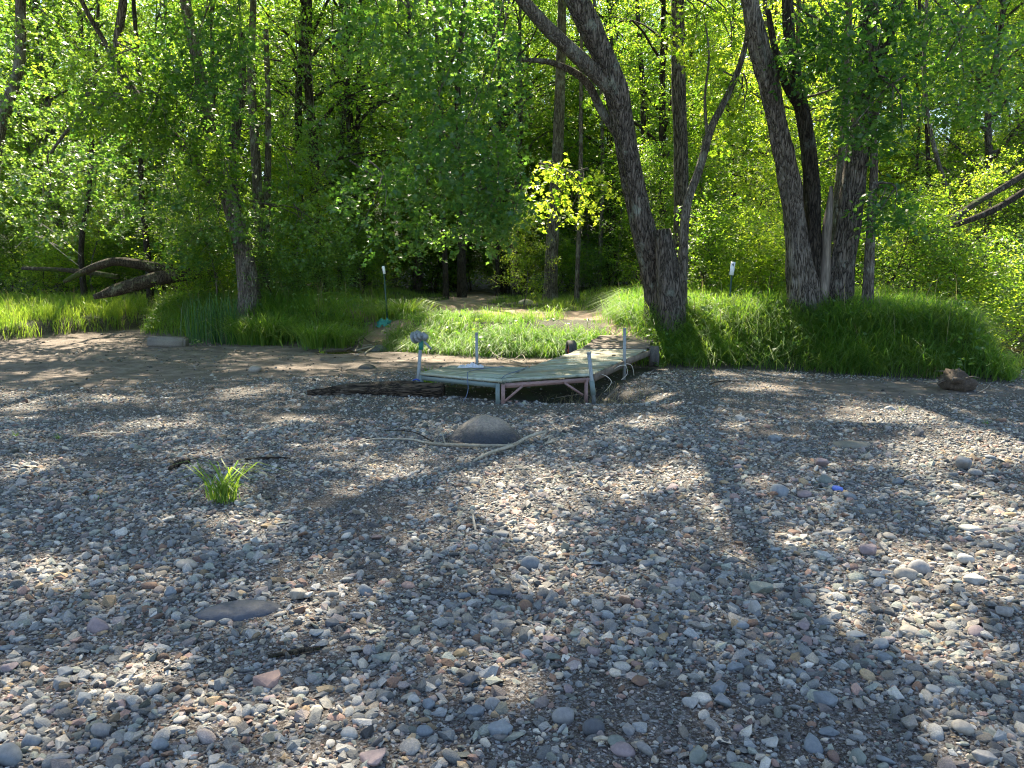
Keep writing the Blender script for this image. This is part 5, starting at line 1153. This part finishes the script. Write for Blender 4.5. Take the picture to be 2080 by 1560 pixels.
branch('dead pale branch hanging from the grass behind the dock', [P(965, 655, 16.2), P(985, 690, 15.9), P(1000, 716, 15.4), gp3(1040, 736, .03), gp3(1068, 742, .02)], [.004, .005, .007, .010, .007], seed=17, twigs=[([gp3(1045, 735, .05), gp3(1058, 730, .09), gp3(1070, 738, .02)], [.007, .007, .005])])
branch('low straw-coloured twig in the pit under the dock', [gp3(1130, 812, .02), gp3(1160, 808, .03), gp3(1190, 806, .03)], [.004, .005, .003], 'drift', seed=18, name='stick', cat='stick')
# debris round the foot of the pipe
lst = []; rd = np.random.default_rng(5); n = 260
xx = rd.normal(1.2, .32, n); yy = rd.normal(10.35, .28, n); blades(lst, np.stack([xx, yy, hgt(xx, yy) + .0], -1), rd.uniform(.06, .28, n), rd.uniform(.004, .010, n), rd.uniform(0, 6.28, n), rd.uniform(.5, 1.6, n), rd.uniform(0, 1, n), rd)
tag(link('plant_debris', merge('plant_debris', lst), M['grass_dry']), 'dead stems and litter caught round the front right dock leg', 'debris', kind='stuff')
# exposed roots by the puddle
for i, (pl, lb) in enumerate([([(695, 682), (705, 694), (722, 695), (738, 688)], 'left root loop of the exposed roots'), ([(738, 682), (728, 690), (735, 700), (755, 700)], 'pale curved root in the middle of the exposed roots'), ([(735, 682), (745, 692), (758, 696), (772, 694)], 'root sloping right in the exposed roots'), ([(690, 683), (715, 685), (728, 678)], 'thick horizontal root on top of the exposed roots'), ([(742, 722), (735, 713), (724, 716), (728, 725)], 'pale hooked root lying in the puddle edge'), ([(700, 716), (712, 711), (722, 718)], 'brown root arch beside the puddle')]):
    Y = 18.4 if i < 4 else 17.0
    branch(lb, [P(a, b, Y - .1 * j) if i < 4 else gp3(a, b, .04) for j, (a, b) in enumerate(pl)], [.016, .02, .016] + [.012] * (len(pl) - 3), 'drift' if i in (1, 4) else 'plankd', name='root', seed=20 + i, cat='root')
# grey block on the left sand
g = GH(338, 706); bm = bmesh.new(); bmesh.ops.create_cube(bm, size=1); bmesh.ops.scale(bm, vec=(.86, .34, .26), verts=bm.verts); bmesh.ops.bevel(bm, geom=list(bm.edges), offset=.04, segments=3, affect='EDGES'); bmesh.ops.subdivide_edges(bm, edges=bm.edges, cuts=2, use_grid_fill=True)
for v_ in bm.verts: v_.co += Vector((0, 0, 1)) * .015 * float(vn(np.array([v_.co.x * 7]), np.array([v_.co.y * 7]), 3)[0]) + v_.co.normalized() * .02 * float(vn(np.array([v_.co.x * 12]), np.array([v_.co.z * 12]), 5)[0])
for f_ in bm.faces: f_.smooth = True
me = bpy.data.meshes.new('sandstone_block'); bm.to_mesh(me); bm.free()
o = link('weathered_block', me, M['rock']); o.location = (g.x, g.y + .1, g.z + .11); o.rotation_euler = (0, .03, .06); o.color = (.17, .155, .135, 1); tag(o, 'long squared grey block lying on the sand in front of the left bank', 'block')
# root clod at the right
g = GH(1940, 792); rd = np.random.default_rng(8)
RC = empty('root_clod', g, 'dark muddy root clod fallen from the right end of the bank', 'root clod')
b = Buf(); n = 28; u = np.linspace(0, 2 * np.pi, n, endpoint=False); v = np.linspace(0.02, .98, 14); U, V = np.meshgrid(u, v); ph = V * np.pi
r0 = 1 + .9 * fbm(np.cos(U) * np.sin(ph) * 2.2 + 4, np.sin(U) * np.sin(ph) * 2.2 + np.cos(ph) * 2.2, 33, 4)
vv = np.stack([.21 * r0 * np.sin(ph) * np.cos(U), .2 * r0 * np.sin(ph) * np.sin(U), .17 * r0 * np.cos(ph) + .1], -1).reshape(-1, 3); idx = np.arange(14 * n).reshape(14, n); nx = np.roll(idx, -1, 1)
b.add(vv, None, np.stack([idx[1:], nx[1:], nx[:-1], idx[:-1]], -1).reshape(-1, 4)); link('soil_lump', b.mesh('soil_lump'), M['mud'], RC, (0, 0, 0))
for i in range(9):
    a = rd.uniform(0, 6.28); d_ = np.array([math.cos(a), math.sin(a) - .4, rd.uniform(-.1, .6)]); b = Buf(); tube(b, [d_ * .12 + [0, 0, .12], d_ * .22 + [0, 0, .12], d_ * .33 + [rd.normal(0, .05), 0, .06]], [.014, .01, .004], 6, 8); link('root', b.mesh('root'), M['plankd'], RC, (0, 0, 0))
branch('thin pale twig curling right of the root clod', [gp3(1985, 800, .01), gp3(2000, 795, .03), gp3(2012, 785, .05)], [.006, .006, .003], seed=31, name='stick', cat='stick')
branch('thin twig reaching left from the root clod over the sand', [gp3(1925, 790, .10), gp3(1900, 788, .08), gp3(1875, 782, .05)], [.006, .007, .004], seed=32, name='stick', cat='stick')
# marker posts
def tpost(base, top, label, name='marker_post'):
    r_ = empty(name, Vector(base), label, 'marker post'); b = Buf(); p0 = np.zeros(3) - [0, 0, .2]; q0 = np.array(top) - np.array(base)
    beam(b, p0, q0, .035, .006, up=(0, 1, 0)); beam(b, p0 + [0, .015, 0], q0 + [0, .015, 0], .006, .03, up=(0, 1, 0)); link('post', b.mesh('post', False), M['tpost'], r_, (0, 0, 0)); return r_, q0
g = P(1480, 610, 15.6); base = np.array([g[0], 15.6, H(g[0], 15.6)]); top = P(1488, 534, 15.6)
MP, q0 = tpost(base, top, 'green post with a white tag numbered 4 in the right bank grass')
b = Buf(); lo = q0 * 1.0; ax_ = (q0) / np.linalg.norm(q0); t0_ = P(1485, 559, 15.6) - base; t1_ = P(1489, 532, 15.6) - base
c_ = (t0_ + t1_) / 2 + [0, -.022, 0]; dir_ = (t1_ - t0_); Ls = np.linalg.norm(dir_); dir_ /= Ls; sdv = np.array([dir_[2], 0, -dir_[0]])
box(b, c_, (.085, .01, Ls), np.stack([sdv, [0, 1, 0], dir_], 1)); link('tag_plate', b.mesh('tag_plate', False), M['white'], MP, (0, 0, 0))
cu = bpy.data.curves.new('digit', 'FONT'); cu.body = '4'; cu.size = .085; cu.align_x = 'CENTER'; cu.align_y = 'CENTER'; cu.extrude = .0015; cu.offset = .001
ot = bpy.data.objects.new('numeral', cu); COL.objects.link(ot); bpy.context.view_layer.update(); me = bpy.data.meshes.new_from_object(ot); bpy.data.objects.remove(ot)
me.materials.clear(); o = link('numeral', me, M['black'], MP, tuple(c_ + dir_ * Ls * .27 + np.array([.0, -.0075, 0]))); o.rotation_euler = (R(90), math.atan2(dir_[0], dir_[2]), 0)
g = P(788, 640, 19.3); base = np.array([g[0], 19.3, H(g[0], 19.3)]); top = P(779, 540, 19.3)
MP2, q0 = tpost(base, top, 'dark post with a white top and teal netting at its foot')
b = Buf(); box(b, q0 * .93, (.06, .012, .2), Euler((0, -.12, 0)).to_matrix()); link('tag_plate', b.mesh('tag_plate', False), M['white'], MP2, (0, 0, 0))
n1 = 16; n2 = 14; U, V = np.meshgrid(np.linspace(-1, 1, n1), np.linspace(0, 1, n2)); X = -.06 + .15 * U - .08 * (1 - V) + .06 * vn(V * 5, U * 2, 6); Z = .0 + .15 * V + .12 * vn(U * 4, V * 4, 4); Y_ = -.08 + .10 * vn(U * 4, V * 4, 8) - .12 * (1 - V)
idx = np.arange(n1 * n2).reshape(n2, n1); b = Buf(); b.add(np.stack([X, Y_, Z], -1).reshape(-1, 3), None, np.stack([idx[:-1, :-1], idx[:-1, 1:], idx[1:, 1:], idx[1:, :-1]], -1).reshape(-1, 4))
o = link('netting', b.mesh('netting'), M['net'], None); o.location = base; tag(o, 'crumpled teal netting round the foot of the white-topped post', 'netting')

# small weeds at the foot of the bank and on the gravel
WD = [tussock_mesh(60 + i, 16, .2, .012, (.3, 1.0), .03) for i in range(2)]
def weed_mesh(seed, h=.18, n=14):
    r = np.random.default_rng(seed); a = r.uniform(0, 6.28, n); t = r.uniform(.2, 1, n); Pn = np.stack([np.cos(a) * .04, np.sin(a) * .04, h * t], -1)
    D = np.stack([np.cos(a), np.sin(a), r.uniform(-.1, .6, n)], -1); Nn = np.array([0, 0, 1.]) + r.normal(0, .3, (n, 3))
    v, f, vr = leaves_mesh(Pn, D, Nn, r.uniform(.05, .10, n), r.uniform(0, 1, n), T_OVL); st = Buf(); tube(st, [(0, 0, -.02), (.01, 0, h * .5), (0, .01, h)], [.004, .003, .002], 4, 5)
    return merge('weed', [(v, f, vr), (st.v[0], np.concatenate([st.q[0][:, [0, 1, 2]], st.q[0][:, [0, 2, 3]]] + [st.t[0]]), st.a[0])])
WL = weed_mesh(3); WL2 = weed_mesh(4, .12, 10)
for px, py, me, sc_, lb in [(1318, 752, WL, 1.0, 'leafy weed at the foot of the right dock wheel'), (1340, 755, WL2, 1.2, 'yellow-green weed right of the dock wheel'), (1400, 748, WL, 1.3, 'weed sprouting at the foot of the bank, right of the wheel'), (1490, 750, WL2, 1.4, 'low weed under the bank below the numbered marker'), (2003, 862, WD[0], .5, 'tiny grass sprig by the rust red stone'), (1832, 835, WD[1], .4, 'tiny yellow sprig on the right gravel'), (120, 893, WD[0], .55, 'tiny grass sprig on the left gravel, taller one'), (32, 888, WD[1], .45, 'tiny grass sprig at the far left gravel'), (195, 1018, WD[1], .35, 'sprig beside the small white stone on the left'), (1968, 765, WL2, 1.2, 'yellow-green weed on top of the root clod'), (1270, 758, WL2, .9, 'small weed under the middle dock pipe'), (620, 712, WD[0], 1.2, 'yellowish weed at the left edge of the puddle'), (655, 718, WD[1], 1.1, 'grass sprout in the puddle'), (400, 705, WL2, 1.3, 'small leafy weed right of the grey block')]:
    o = link('weed', me, M['leaf_pale']); o.location = GH(px, py) if 'root clod' not in lb else GH(1940, 792) + Vector((.12, 0, .3)); o.scale = (sc_,) * 3; o.rotation_euler.z = rnd.uniform(0, 6); tag(o, lb, 'weed')
bpy.context.view_layer.update()
